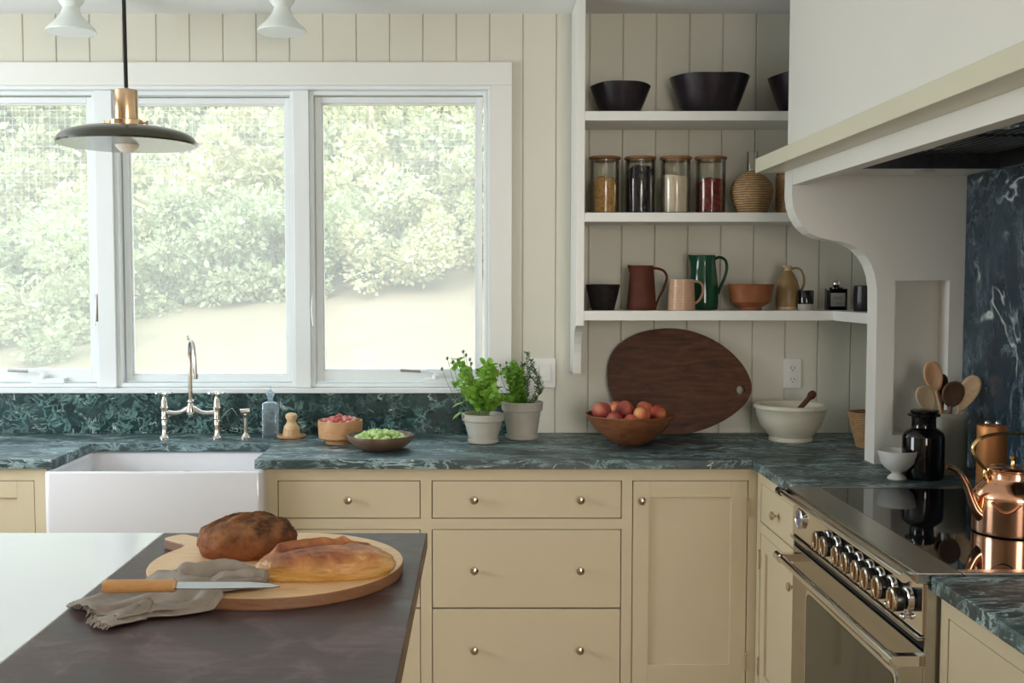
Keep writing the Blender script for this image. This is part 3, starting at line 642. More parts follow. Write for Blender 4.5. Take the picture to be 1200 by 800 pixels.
FB = (.565, 3.99, CT)
bowl('fruit_bowl', 'wide reddish wooden bowl heaped with peaches before the walnut board', 'bowl', FB, [(0, 0), (.045, 0), (.055, .003), (.085, .020), (.125, .053), (.155, .088), (.168, .112), (.167, .115), (.162, .114), (.148, .09), (.115, .055), (.07, .022), (0, .014)], M['teak'])
bm = B(); bmesh.ops.create_uvsphere(bm, u_segments=28, v_segments=18, radius=.036)
for v in bm.verts:
    r_ = v.co.length; h = abs(v.co.z) / .036; v.co.z *= .94 - .14 * math.exp(-((v.co.x ** 2 + v.co.y ** 2) / .00012)); a = math.atan2(v.co.y, v.co.x); cr = math.exp(-(a / .16) ** 2) * .045 * (1 - h ** 4); v.co.x *= 1 - cr; v.co.y *= 1 - cr
peach = obj('peach', bm, M['peach'], None, 0, 2)
fl = [((705, 481), -.055, 1.0, 1, 'dark red peach furthest left in the wooden fruit bowl'), ((733, 480), -.01, .98, 1, 'dusky red peach second from the left along the top of the fruit bowl'), ((722, 478), .05, .8, 0, 'small yellowish peach half hidden behind the dusky red one'),
      ((755, 479), .02, .85, 0, 'topmost orange peach in the wooden fruit bowl'), ((752, 486), -.06, .88, 0, 'orange peach in front of the topmost one in the bowl'), ((771, 484), -.01, .85, 0, 'orange peach furthest right in the wooden fruit bowl'), ((738, 494), -.075, .8, 0, 'peach peeking over the front rim of the fruit bowl'), ((720, 491), -.08, .85, 1, 'red peach low by the front rim of the bowl'), ((762, 481), .07, .85, 1, 'reddish peach at the back right of the fruit bowl')]
for i, ((x, y), dy, s, pl, lab) in enumerate(fl):
    o = peach if i == 0 else peach.copy()
    if i: COL.objects.link(o)
    o.location = at(x, y, Y=FB[1] + dy); o.scale = (s,) * 3; o.rotation_euler = (random.uniform(-.8, .8), random.uniform(-.8, .8), random.uniform(-3, 0)); tag(o, lab, 'peach', 'peaches in the wooden bowl')
    if pl:
        o.data = o.data.copy() if i else o.data
        if i: o.data.materials[0] = M['plum']
peach.data.materials[0] = M['plum']
for o in [x for x in COL.objects if x.name.startswith('peach') and x.data.users > 1 and x is not peach]: pass
pm = peach.data.copy(); pm.materials[0] = M['peach']
for o in list(COL.objects):
    if o.type == 'MESH' and o.name.startswith('peach.') and o.data == peach.data: o.data = pm

MB_ = (1.19, 4.08, CT)
bowl('mortar', 'large cream stoneware mortar bowl on a foot beside the wall outlet', 'mortar', MB_, [(0, 0), (.078, 0), (.082, .004), (.082, .012), (.076, .018), (.090, .030), (.112, .060), (.125, .095), (.131, .122), (.138, .128), (.138, .139), (.133, .142), (.120, .138), (.110, .10), (.085, .05), (0, .03)], M['creamware'])
t = T('pestle', 'dark brown wooden pestle leaning out of the cream mortar', 'pestle', (0, 0, 0)); 
a0 = Vector((1.14, 4.04, CT + .045)); b0 = at(953, 461, Y=4.03); bm = B(); t.location = a0
tube(bm, [Vector((0, 0, 0)), (b0 - a0) * .5, (b0 - a0) * .85, (b0 - a0) * .93, (b0 - a0)], [.013, .010, .0095, .016, .014], 16, 4); ball(bm, .0155, (b0 - a0) * .975); obj('shaft', bm, M['walnut'], t, 0, True)

def weave(m1, m2, s=(1, 1, 1), name='wicker'):
    m = mat(name, m1, .65); v = texco(m); N, L, b = nodes(m)
    sep = N.new('ShaderNodeSeparateXYZ'); L.new(v, sep.inputs[0]); at2 = N.new('ShaderNodeMath'); at2.operation = 'ARCTAN2'; L.new(sep.outputs[1], at2.inputs[0]); L.new(sep.outputs[0], at2.inputs[1])
    cb = N.new('ShaderNodeCombineXYZ'); L.new(at2.outputs[0], cb.inputs[0]); L.new(sep.outputs[2], cb.inputs[1])
    br = N.new('ShaderNodeTexBrick'); br.inputs['Scale'].default_value = 1; br.inputs['Brick Width'].default_value = s[0]; br.inputs['Row Height'].default_value = s[1]; br.inputs['Mortar Size'].default_value = s[2]
    br.inputs['Color1'].default_value = (*m1, 1); br.inputs['Color2'].default_value = (*m2, 1); br.inputs['Mortar'].default_value = (.08, .04, .02, 1); br.inputs['Mortar Smooth'].default_value = .6
    L.new(cb.outputs[0], br.inputs['Vector']); setcol(m, br.outputs['Color']); inv = N.new('ShaderNodeMath'); inv.operation = 'SUBTRACT'; inv.inputs[0].default_value = 1; L.new(br.outputs['Fac'], inv.inputs[1]); bump(m, inv.outputs[0], .8, .004); return m
M['wicker'] = weave((.52, .31, .14), (.42, .23, .10), (.22, .007, .0013), 'honey_wicker')
M['rattan'] = weave((.50, .32, .15), (.38, .22, .10), (.17, .009, .0016), 'rattan_sleeve')
bk = at(1012, 524, Z=CT); t = T('wicker_basket', 'small wicker basket tucked behind the hood side panel', 'basket', (1.44, 3.92, CT))
obj('basket', lathe(B(), [(0, 0), (.052, 0), (.060, .03), (.078, .10), (.082, .125), (.078, .125), (.070, .09), (.05, .01), (0, .01)], 40), M['wicker'], t, 0, True)
bm = B()
for k in range(3): tube(bm, [(.081 * math.cos(a_ / 24 * PI) * 1, .081 * math.sin(a_ / 24 * PI), .125 + .003 * math.sin(a_ * 1.5 + k * 2.1)) for a_ in range(49)], .0035, 6)
obj('rim', bm, M['wicker'], t, 0, True)

# ============================================================ OPEN SHELVES
t = T('open_shelves', 'built-in cream open shelving with side panel and three shelves', 'shelf unit', (.9, 4.2, 1.37))
bm = B(); prof = [(4.05, CZ - .001), (4.299, CZ - .001), (4.299, 1.10)]
prof = [(4.299, CZ - .001), (4.05, CZ - .001), (4.05, 1.354), (4.072, 1.350), (4.096, 1.341), (4.116, 1.327), (4.133, 1.307), (4.146, 1.280), (4.154, 1.245), (4.158, 1.20), (4.160, 1.163), (4.299, 1.163)]
prism(bm, prof, .366, .397, 'X'); obj('side_panel', bm, M['white'], t, .0015, world=True)
obj('shelf', box(B(), .397, 1.62, 4.05, 4.299, 2.120, 2.155), M['white'], t, .0015, world=True)
obj('shelf', box(B(), .397, 1.62, 4.05, 4.299, 1.744, 1.779), M['white'], t, .0015, world=True)
bm = B(); prism(bm, [(.397, 4.05), (1.337, 4.05), (1.350, 3.70), (1.35, 3.64), (1.62, 3.64), (1.62, 4.299), (.397, 4.299)], 1.374, 1.411); obj('shelf', bm, M['white'], t, .0015, world=True)
S1, S2, S3 = 2.155, 1.779, 1.411
px = .00328
def sx(x, Y=4.17): return (x - 561) * Y / 1265
# top shelf black bowls
def cone_bowl(x, Y, z, D, d, h, lab, m, thick=.006, cat='bowl', group='black bowls on the top shelf', wob=.02):
    r, r0 = D / 2, d / 2
    f = lambda p, a: Vector((p.x, p.y, p.z * (1 + wob * math.sin(a * 2 + x * 9) + wob * .5 * math.sin(a * 5))))
    return bowl('black_bowl' if 'black' in lab else 'bowl', lab, cat, (x, Y, z), [(0, 0), (r0 - .003, 0), (r0, .004), (r0 + (r - r0) * .5, h * .48), (r, h), (r - thick * .6, h + .001), (r - thick, h - .002), (r0 + (r - r0) * .5 - thick, h * .5), (r0 - .005, .012), (0, .010)], m, 56, group, f=f)
cone_bowl(sx(725.5), 4.17, S1, .232, .146, .112, 'black stoneware bowl at the left end of the top shelf', M['blackclay'])
cone_bowl(sx(829), 4.17, S1, .302, .198, .142, 'widest black stoneware bowl in the middle of the top shelf', M['blackclay'])
cone_bowl(sx(943), 4.17, S1, .296, .19, .147, 'black stoneware bowl half hidden by the hood on the top shelf', M['blackclay'])
# jars
M['grain'] = mottled('golden_grain', (.36, .19, .06), (.62, .38, .15), 110, .8, bs=.6, Specular_IOR_Level=.1); M['darkbean'] = mottled('black_beans', (.004, .003, .007), (.03, .02, .035), 80, .6, bs=.6, Specular_IOR_Level=.1)
M['flour'] = mottled('pale_flour', (.62, .52, .40), (.67, .57, .45), 20, .9, Specular_IOR_Level=.1); M['redbean'] = mottled('red_beans', (.06, .006, .008), (.28, .04, .035), 90, .6, bs=.6, Specular_IOR_Level=.1)
jar0 = None
for x, key, h, nm, lab, cl, kind in ((708, 'grain', .128, 'dried_grain', 'glass jar of golden grain at the left end of the middle shelf', 'golden grain filling the leftmost glass jar', 'grain'), (749.5, 'darkbean', .172, 'black_beans', 'glass jar filled high with black beans on the middle shelf', 'black beans filling the second glass jar', 'beans'),
                               (791, 'flour', .148, 'flour', 'glass jar of pale flour on the middle shelf', 'pale flour filling the third glass jar', 'flour'), (832, 'redbean', .124, 'red_beans', 'glass jar of red beans beside the wicker carafe', 'red beans filling the fourth glass jar', 'beans')):
    X = sx(x)
    if jar0 is None:
        t = jar0 = T('storage_jar', lab, 'jar', (X, 4.17, S2), 'glass jars with wooden lids on the middle shelf')
        obj('glass', lathe(B(), [(0, 0), (.054, 0), (.0565, .004), (.057, .12), (.057, .207), (.0545, .207), (.0545, .008), (0, .006)], 44), M['jarglass'], t, 0, True)
        obj('lid', lathe(B(), [(0, .202), (.050, .202), (.050, .209), (.0605, .210), (.062, .214), (.060, .219), (0, .2205)], 44), M['lidwood'], t, 0, True)
    else: t = copytree(jar0); t.location = (X, 4.17, S2); t['label'] = lab
    hh = h; fn = (lambda p, a: Vector((p.x, p.y, p.z + (.010 * math.sin(a * 3 + 1) + .006 * math.sin(a * 2)) * (p.z > .1)))) if key != 'flour' else (lambda p, a: Vector((p.x, p.y, p.z - .004 * math.cos(a) * (p.z > .1))))
    c = obj(nm, lathe(B(), [(0, .007), (.053, .007), (.0538, .012), (.0538, hh - .003), (.048, hh), (.02, hh + .003), (0, hh + .004)], 40, f=fn), M[key], None, 0, True); c.location = (X, 4.17, S2); tag(c, cl, kind, kind='stuff')
t = T('wicker_carafe', 'round wicker-wrapped glass carafe with clear neck on the middle shelf', 'carafe', (sx(879.5), 4.16, S2))
obj('glass', lathe(B(), [(0, .004), (.045, .004), (.07, .05), (.074, .09), (.055, .135), (.0215, .155), (.020, .235), (.022, .238), (.0195, .238), (.018, .15), (0, .15)], 36), M['jarglass'], t, 0, True)
bm = B(); lathe(bm, [(0, 0), (.052, 0), (.058, .01), (.076, .06), (.080, .088), (.074, .115), (.052, .143), (.030, .155), (.026, .165), (.0225, .165), (.0225, .14), (0, .14)], 60, f=lambda p, a: Vector((p.x * (1 + .018 * math.sin(a * 26)), p.y * (1 + .018 * math.sin(a * 26)), p.z))); obj('wicker_sleeve', bm, M['rattan'], t, 0, True)
t = T('wicker_jar', 'wicker-wrapped jar at the right end of the middle shelf by the hood', 'jar', (sx(926), 4.17, S2))
obj('wicker_sleeve', lathe(B(), [(0, 0), (.054, 0), (.058, .006), (.058, .14), (.055, .15), (.05, .15), (.05, .01), (0, .01)], 48), M['wicker'], t, 0, True)
obj('lid', lathe(B(), [(0, .148), (.052, .149), (.056, .156), (.05, .163), (0, .166)], 40), M['lidwood'], t, 0, True)

# lower shelf pieces
def jug(name, lab, cat, x, Y, prof, m, handle, spout=None, hr=.006, group=None, flat=1.5, ring=0):
    t = T(name, lab, cat, (x, Y, S3), group)
    top = max(z for r, z in prof)
    def f(p, a):
        if spout:
            k = math.exp(-((abs(((a - PI + PI) % (2 * PI)) - PI)) / .33) ** 2) * max(0, (p.z - spout[1]) / (top - spout[1])); 
            if k > 0 and math.hypot(p.x, p.y) > .01: p = Vector((p.x - spout[0] * k, p.y, p.z + .003 * k))
        if ring: s = 1 + ring * math.sin(p.z * 2 * PI / .0105); p = Vector((p.x * s, p.y * s, p.z))
        return p
    obj('body', lathe(B(), prof, 56, f=f), m, t, 0, True, ang=60)
    bm = B(); tube(bm, [(a, 0, b) for a, b in handle], hr, 12, 5, flat); obj('handle', bm, m, t, 0, True); return t
cone_bowl(sx(707, 4.14), 4.14, S3, .132, .088, .098, 'small matte black tapered bowl at the left end of the lowest shelf', M['blackmatte'], .005, group=None, wob=.003)
def tub(r0, r1, h, th=.005, k=6): 
    o = [(0, 0), (r0 - .003, 0), (r0, .003)] + [(r0 + (r1 - r0) * i / k, h * i / k) for i in range(1, k + 1)]
    return o + [(r1 - th * .5, h + .001), (r1 - th, h - .002)] + [(r0 + (r1 - r0) * i / k - th, max(h * i / k, .008)) for i in range(k - 1, 0, -1)] + [(0, .008)]
jug('pitcher', 'matte reddish brown clay jug with a long looped handle', 'jug', sx(752.5, 4.15), 4.15, tub(.0575, .0445, .170, .004), M['terra'], [(.040, .160), (.060, .160), (.085, .150), (.0965, .125), (.085, .085), (.066, .045), (.054, .012)], (.012, .14), .0048)
g = jug('mug', 'small pale pink ribbed mug in front of the green jug', 'mug', sx(799.5, 4.10), 4.10, [(0, 0), (.050, 0), (.052, .003)] + [(.052 - .005 * i / 44, .004 + .112 * i / 44) for i in range(45)] + [(.046, .118), (.043, .117), (.046, .01), (0, .008)], M['blush'], [(.044, .108), (.062, .109), (.078, .095), (.080, .066), (.066, .038), (.049, .026)], None, .0052, ring=.012)
jug('pitcher', 'tall glossy dark green glazed jug with spout and handle', 'jug', sx(825, 4.19), 4.19, tub(.056, .043, .205, .004)[:1] + [(.052, 0), (.056, .004), (.0585, .03), (.056, .09), (.050, .15), (.046, .185), (.047, .208), (.045, .211), (.042, .206), (.042, .17), (.05, .08), (.048, .012), (0, .010)], M['greenglaze'], [(.045, .198), (.062, .204), (.084, .192), (.090, .160), (.080, .120), (.064, .085), (.056, .060)], (.016, .165), .0058)
bowl('rust_bowl', 'rust orange waisted stoneware bowl between green jug and ochre flask', 'bowl', (sx(880.5, 4.14), 4.14, S3), [(0, 0), (.040, 0), (.043, .004), (.044, .012), (.062, .022), (.076, .032), (.078, .045), (.082, .072), (.088, .098), (.086, .100), (.083, .097), (.076, .07), (.072, .035), (.04, .015), (0, .013)], M['rust'])
t = T('flask', 'ochre salt-glazed bottle-shaped flask with a small loop handle', 'flask', (sx(924, 4.16), 4.16, S3))
obj('body', lathe(B(), [(0, .012), (.043, .012), (.0455, .02), (.0455, .05), (.043, .085), (.036, .115), (.026, .135), (.0165, .148), (.013, .152), (0, .153)], 40), M['ochre'], t, 0, True)
obj('foot', lathe(B(), [(0, 0), (.042, 0), (.044, .004), (.043, .0125), (0, .0125)], 40), M['tan'], t, 0, True)
obj('neck', lathe(B(), [(.013, .148), (.0125, .160), (.0155, .166), (.0155, .170), (.011, .171), (.010, .15)], 28, f=lambda p, a: Vector((p.x - (.006 if p.z > .162 and math.cos(a) < -.3 else 0), p.y, p.z))), M['tan'], t, 0, True)
bm = B(); tube(bm, [(.010, 0, .158), (.030, 0, .162), (.048, 0, .156), (.060, 0, .135), (.064, 0, .105), (.055, 0, .08), (.044, 0, .07)], .0045, 12, 5, 1.3); obj('handle', bm, M['ochre'], t, 0, True)
t = T('tumbler', 'small black glazed tumbler with bare grey base beside the flask', 'cup', (sx(945.5, 4.09), 4.09, S3))
obj('cup', lathe(B(), [(.029, .025), (.0295, .03), (.0295, .074), (.028, .076), (.0265, .073), (.0265, .03), (0, .028)], 36), M['blackglass'], t, 0, True)
obj('bare_base', lathe(B(), [(0, 0), (.028, 0), (.029, .003), (.029, .0255), (0, .026)], 36), M['stone'], t, 0, True)
t = T('black_bottle', 'square black glass bottle with grey label and silver ball cap', 'bottle', (sx(981, 4.16), 4.16, S3))
bm = B(); prism(bm, rr(-.039, .039, -.022, .022, .006, 3), .0, .082); obj('body', bm, M['blackglass'], t, .002)
obj('neck', lathe(B(), [(.026, .082), (.026, .087), (.013, .089), (.011, .092)], 28), M['blackglass'], t, 0, True)
bm = B(); ball(bm, .0155, (0, 0, .101), sub=3); obj('ball_cap', bm, M['silver'], t, 0, 2)
lb = obj('paper_label', box(B(), -.028, .028, -.0228, -.0221, .014, .066), M['label'], t)
bm = B()
for z, w_ in ((.050, .014), (.044, .018), (.026, .010)): box(bm, -w_, w_, -.0231, -.0228, z, z + .0012)
obj('label_print', bm, M['black'], lb)
t = T('ribbed_vase', 'dark ribbed cup at the shelf corner, half behind the hood panel', 'cup', (1.435, 3.99, S3))
obj('body', lathe(B(), [(0, 0), (.040, 0), (.043, .005), (.045, .04), (.043, .092), (.040, .095), (.038, .09), (.038, .012), (0, .01)], 72, f=lambda p, a: Vector((p.x * (1 + .03 * abs(math.sin(a * 9))), p.y * (1 + .03 * abs(math.sin(a * 9))), p.z))), M['blackclay'], t, 0, True)

# ============================================================ RANGE HOOD
t = T('range_hood', 'white painted plaster range hood with cream ledge and curved side panel', 'range hood', (1.3, 2.6, 1.83))
HY0, HY1 = 1.72, 3.638
obj('chimney', box(B(), 1.036, RX - .001, HY0, HY1, 1.935, CZ - .001), M['hood'], t, .002, world=True)
bm = B(); box(bm, .940, 1.0365, HY0 - .04, 3.684, 1.888, 1.936); box(bm, 1.0365, RX - .001, HY0 - .04, HY0 + .05, 1.888, 1.936); box(bm, 1.0365, RX - .001, 3.55, 3.684, 1.888, 1.936)
obj('ledge', bm, M['ledge'], t, .0015, world=True)
bm = B(); box(bm, 1.028, 1.075, HY0, HY1 - .0885, 1.836, 1.888); box(bm, 1.028, RX - .002, HY0, HY0 + .05, 1.836, 1.888); obj('apron', bm, M['hood'], t, .001, world=True)
# side panels with S curve and niche
curve = [at(x, y, Y=3.55) for x, y in ((925.5, 190), (926, 238), (931, 258), (941, 275), (955, 285), (972, 289.5), (988, 291), (1003, 296), (1014, 306), (1023, 322), (1028, 342))]
curve = smoothpts([(p.x, 0, p.z) for p in curve[1:]], 4)
cv = [(1.029, 1.888)] + [(p.x, p.z) for p in curve] + [(1.318, 1.40)]
cv = [(1.028, 1.888), (1.028, 1.80), (1.033, 1.765), (1.045, 1.732), (1.064, 1.702), (1.090, 1.679), (1.120, 1.665), (1.155, 1.6575), (1.190, 1.652), (1.222, 1.643), (1.250, 1.628), (1.274, 1.606), (1.293, 1.576), (1.306, 1.540), (1.313, 1.498)]
def side_panel(y0, y1):
    bm = B(); NX0, NX1, NZ0, NZ1 = 1.374, 1.553, 1.012, 1.524
    prism(bm, cv + [(1.315, 1.40), (1.315, CT), (NX0, CT), (NX0, NZ1), (NX0, 1.888)], y0, y1, 'Y')
    box(bm, NX0, NX1, y0, y1, NZ1, 1.888); box(bm, NX0, NX1, y0, y1, CT, NZ0); box(bm, NX1, RX - .001, y0, y1, CT, 1.888); box(bm, NX0, NX1, y1 - .006, y1, NZ0, NZ1)
    bmesh.ops.remove_doubles(bm, verts=bm.verts, dist=1e-5); return bm
obj('side_panel', side_panel(3.55, 3.637), M['hood'], t, world=True)
bm = side_panel(0, .085); bmesh.ops.scale(bm, vec=(1, -1, 1), verts=bm.verts); bmesh.ops.translate(bm, vec=(0, HY0 + .087, 0), verts=bm.verts)
bm2 = B(); box(bm2, 1.028, 1.315, HY0, HY0 + .085, 1.66, 1.888); bm2.free(); obj('side_panel', bm, M['hood'], t, world=True)
bm = B(); IX0, IX1, IY0, IY1 = 1.077, 1.57, 1.90, 3.24
box(bm, IX1, 1.60, HY0 + .09, 3.549, 1.868, 1.888); box(bm, IX0, IX1, IY1, 3.549, 1.868, 1.888); box(bm, IX0, IX1, HY0 + .09, IY0, 1.868, 1.888); obj('underside', bm, M['hood'], t, world=True)
bm = B(); ringof_ = box
for a in ((IX0, IX0 + .02, IY0, IY1), (IX1 - .02, IX1, IY0, IY1), (IX0, IX1, IY0, IY0 + .02), (IX0, IX1, IY1 - .02, IY1)): box(bm, a[0], a[1], a[2], a[3], 1.856, 1.93)
box(bm, IX0 + .02, IX1 - .02, IY0 + .02, IY1 - .02, 1.915, 1.93); ins = obj('liner', bm, M['darksteel'], t, .001, world=True)
for k in range(3):
    y0 = IY0 + .04 + k * .43; bm = B()
    box(bm, IX0 + .15, IX1 - .03, y0, y0 + .41, 1.905, 1.915)
    for j in range(12): x = IX0 + .165 + j * .0235; box(bm, x, x + .010, y0 + .015, y0 + .395, 1.896, 1.906)
    f_ = obj('baffle_filter', bm, M['darksteel'], t, .001, world=True)
    obj('pull', box(B(), IX0 + .17, IX0 + .20, y0 + .17, y0 + .24, 1.886, 1.896), M['chrome'], f_, .002, world=True)
bm = B(); box(bm, IX0 + .03, IX0 + .13, IY0 + .03, IY1 - .03, 1.885, 1.914); ctrl = obj('control_strip', bm, M['black'], t, .002, world=True)
for y in (3.05, 2.75, 2.3): obj('button', box(B(), IX0 + .06, IX0 + .085, y, y + .09, 1.881, 1.886), M['chrome'], ctrl, .001, world=True)
bm = B(); lathe(bm, [(.03, 0), (.03, .004), (.024, .006)], 24, (1.40, 3.40, 1.862)); obj('spotlight', bm, M['chrome'], t, 0, True, world=True)

# ============================================================ RANGE
RY0, RY1 = 2.190, 3.130
t = T('range_cooker', 'stainless steel range cooker with black induction top set in marble', 'range', (1.25, (RY0 + RY1) / 2, 0))
bm = B(); box(bm, .955, 1.598, RY0, RY1, .08, .905); box(bm, 1.0, 1.598, RY0 + .02, RY1 - .02, 0, .08); box(bm, .927, .956, RY0, RY0 + .010, .08, .895); box(bm, .927, .956, RY1 - .010, RY1, .08, .895); obj('body', bm, M['steel'], t, .001, world=True)
bm = B(); box(bm, .905, 1.000, RY0, RY1, .896, .920); box(bm, 1.575, 1.598, RY0, RY1, .905, .920); box(bm, 1.0, 1.575, RY0, RY0 + .030, .905, .920); box(bm, 1.0, 1.575, RY1 - .022, RY1, .905, .920); obj('top_frame', bm, M['steel'], t, .003, world=True)
ck = obj('cooktop', box(B(), 1.0, 1.575, RY0 + .030, RY1 - .022, .905, .9185), M['glassblack'], t, .001, world=True)
bm = B(); tube(bm, [(.886, RY0 + .03, .906), (.886, RY1 - .0, .906)], .0085, 16); ra = obj('front_rail', bm, M['chrome'], t, 0, True, world=True)
for y in (RY0 + .015, RY1 - .02):
    bm = B(); tube(bm, [(.886, y, .906), (.886, y + .035, .906)], .0115, 16); box(bm, .886, .91, y + .002, y + .024, .898, .912); obj('rail_bracket', bm, M['black'] if y > 2.6 else M['chrome'], ra, 0, True, world=True)
cp = obj('control_panel', box(B(), .922, .956, RY0 + .010, RY1 - .010, .785, .896), M['chrome'], t, .001, world=True)
bm = B(); box(bm, .930, .956, RY0 + .010, RY1 - .010, .752, .785); gp = obj('vent_gap', bm, M['blackgap'], t, world=True)
for z in (.781, .776): obj('trim_bar', box(B(), .914, .930, RY0 + .010, RY1 - .010, z - .0018, z + .0012), M['chrome'], gp, .0005, world=True)
kx = [961.6, 971, 986, 997, 1010, 1022, 1036, 1055]
kys = [.89 * 1248 / (x - 561) for x in kx]; kn0 = None
for i, y in enumerate(kys):
    loc = Vector((.922, y + .03, .838))
    if kn0 is None:
        kn0 = obj('control_knob', lathe(B(), [(.028, 0), (.028, .005), (.025, .008), (.0165, .010), (.0165, .018)], 36, axis='-X'), M['chrome'], cp, 0, True)
        obj('knob_ring', lathe(B(), [(.0235, .012), (.0255, .014), (.0255, .030), (.0245, .032)], 36, axis='-X'), M['black'], kn0, 0, True)
        bm = B(); lathe(bm, [(.0250, .030), (.0262, .032), (.0258, .036), (.021, .038), (.019, .036), (0, .036)], 36, axis='-X'); obj('knob_face', bm, M['nickelwarm'], kn0, 0, True)
        bm = B(); box(bm, -.045, -.036, -.0035, .0035, -.020, .020); obj('grip', bm, M['nickelwarm'], kn0, .002)
        bm = B(); ball(bm, .0075, (-.010, -.002, -.036)); tube(bm, [(0, -.002, -.036), (-.012, -.002, -.036)], .004, 10); obj('indicator', bm, M['chrome'], kn0, 0, True)
        k = kn0
    else: k = copytree(kn0, cp)
    k.location = loc - wpos(cp)
bm = B(); lathe(bm, [(.030, 0), (.030, .008), (.027, .011), (.025, .009), (0, .009)], 36, axis='-X', c=(.922, 3.035 - .0, .846)); ckk = obj('clock', bm, M['chrome'], cp, 0, True, world=True)
bm = B(); lathe(bm, [(.024, .0095), (.024, .0103), (0, .0104)], 36, axis='-X', c=(.922, 3.035, .846)); cf = obj('clock_dial', bm, M['lavender'], ckk, 0, True, world=True)
bm = B(); box(bm, .9105, .9113, 3.034, 3.036, .846, .862); box(bm, .9105, .9113, 3.035, 3.048, .845, .847); obj('clock_hands', bm, M['black'], cf, world=True)
# oven door
dr = obj('oven_door', box(B(), .926, .956, RY0 + .012, RY1 - .012, .10, .748), M['steel'], t, .002, world=True)
bm = B(); prism(bm, rr(RY0 + .14, RY1 - .14, .20, .660, .03, 5), .922, .927, 'X'); ow = obj('oven_window_frame', bm, M['chrome'], dr, .001, world=True)
bm = B(); prism(bm, rr(RY0 + .152, RY1 - .152, .212, .648, .022, 5), .9205, .923, 'X'); obj('oven_window', bm, M['ovenglass'], ow, 0, world=True)
bm = B(); tube(bm, [(.868, RY0 + .02, .728), (.868, RY1 - .13 + .08, .728)], .0105, 18); hd = obj('door_handle', bm, M['chrome'], dr, 0, True, world=True)
for y in (RY0 + .02, RY1 - .075):
    bm = B(); tube(bm, [(.868, y - .012, .728), (.868, y + .030, .728)], .0135, 18); box(bm, .868, .927, y - .004, y + .018, .717, .739); obj('handle_bracket', bm, M['chrome'], hd, .0, True, world=True)

# ============================================================ RIGHT COUNTER ITEMS
t = T('footed_bowl', 'small speckled off-white footed bowl beside the black glass jar', 'bowl', (1.285, 3.275, CT))
obj('bowl', lathe(B(), [(0, 0), (.026, 0), (.029, .004), (.025, .010), (.016, .018), (.018, .025), (.034, .034), (.049, .052), (.056, .078), (.0575, .088), (.055, .090), (.052, .086), (.045, .055), (.03, .040), (0, .036)], 44), M['speckle'], t, 0, True)
t = T('apothecary_jar', 'glossy black glass jar with flared neck, tallest beside the footed bowl', 'jar', (1.374, 3.30, CT))
obj('body', lathe(B(), [(0, 0), (.056, 0), (.061, .005), (.062, .02), (.062, .128), (.058, .142), (.045, .153), (.037, .158), (.036, .166), (.036, .186), (.038, .191), (.048, .194), (.048, .199), (.042, .202), (.034, .203), (.032, .19), (.032, .165), (0, .16)], 48), M['blackglass'], t, 0, True)
obj('stopper', lathe(B(), [(0, .198), (.031, .198), (.040, .204), (.040, .210), (.034, .213), (0, .2135)], 40), M['blackglass'], t, 0, True)
CR = (1.490, 3.40, CT)
t = T('utensil_crock', 'tall sage cream ceramic crock holding wooden spoons', 'utensil crock', CR)
obj('crock', lathe(B(), [(0, 0), (.058, 0), (.061, .004), (.061, .17), (.064, .175), (.064, .190), (.062, .193), (.056, .193), (.0555, .02), (0, .015)], 44), M['crock'], t, 0, True)
def spoon(lab, m, head, size, face=0.2, tilt=0, Y=3.40, base=(0, 0), name='wooden_spoon', shape='oval'):
    h = at(head[0], head[1], Y=Y); b0 = Vector((CR[0] + base[0], CR[1] + base[1], CT + .022)); t = T(name, lab, 'spoon', b0)
    d = (h - b0); L_ = d.length; dn = d.normalized()
    bm = B(); tube(bm, [Vector((0, 0, 0)), dn * (L_ * .6), dn * (L_ - size[1] * .9)], [.0058, .0052, .0065], 10); 
    obj('handle', bm, m, t, 0, True)
    bm = B(); bmesh.ops.create_uvsphere(bm, u_segments=28, v_segments=20, radius=1)
    for v in bm.verts:
        x, y, z = v.co; wdt = 1 + (.12 * z if shape == 'oval' else .0)
        if shape == 'scoop': wdt = .55 + .55 * (z + 1) / 2
        yy = y * .010 - .0 * z
        dish = .009 * max(0, 1 - (x * x + z * z) / .75)
        if y < 0: yy = y * .006 + dish
        else: yy = y * .011
        v.co = Vector((x * size[0] * wdt, yy, z * size[1]))
    ax = dn; side = Vector((math.cos(face), math.sin(face), 0)); nrm = ax.cross(side).normalized(); side = nrm.cross(ax).normalized()
    mt = Matrix((side, -nrm, ax)).transposed().to_4x4(); 
    if (mt @ Vector((0, -1, 0))).y > 0: mt = Matrix((side, nrm, ax)).transposed().to_4x4()
    bmesh.ops.transform(bm, matrix=Matrix.Translation(dn * L_) @ mt, verts=bm.verts); obj('spoon_head', bm, m, t, 0, 2)
spoon('light reddish wooden spoon standing highest in the crock', M['spoonlight'], (1094, 441), (.030, .052), 0, Y=3.42, base=(.03, .02))
spoon('pale round-headed wooden spoon at the left of the crock', M['spoonpale'], (1085.5, 467), (.031, .046), .1, Y=3.37, base=(.02, -.02))
spoon('round dark brown wooden spoon at the front of the crock', M['spoondark'], (1117, 462), (.040, .042), .2, Y=3.36, base=(-.03, -.02))
spoon('narrow very dark wooden spoon behind the others in the crock', M['walnut'], (1105, 452), (.020, .038), .3, Y=3.45, base=(-.01, .03))
spoon('pale wooden scoop leaning to the right of the crock', M['beech'], (1134, 461), (.034, .062), -.35, Y=3.40, base=(-.04, .01), name='wooden_scoop', shape='scoop')
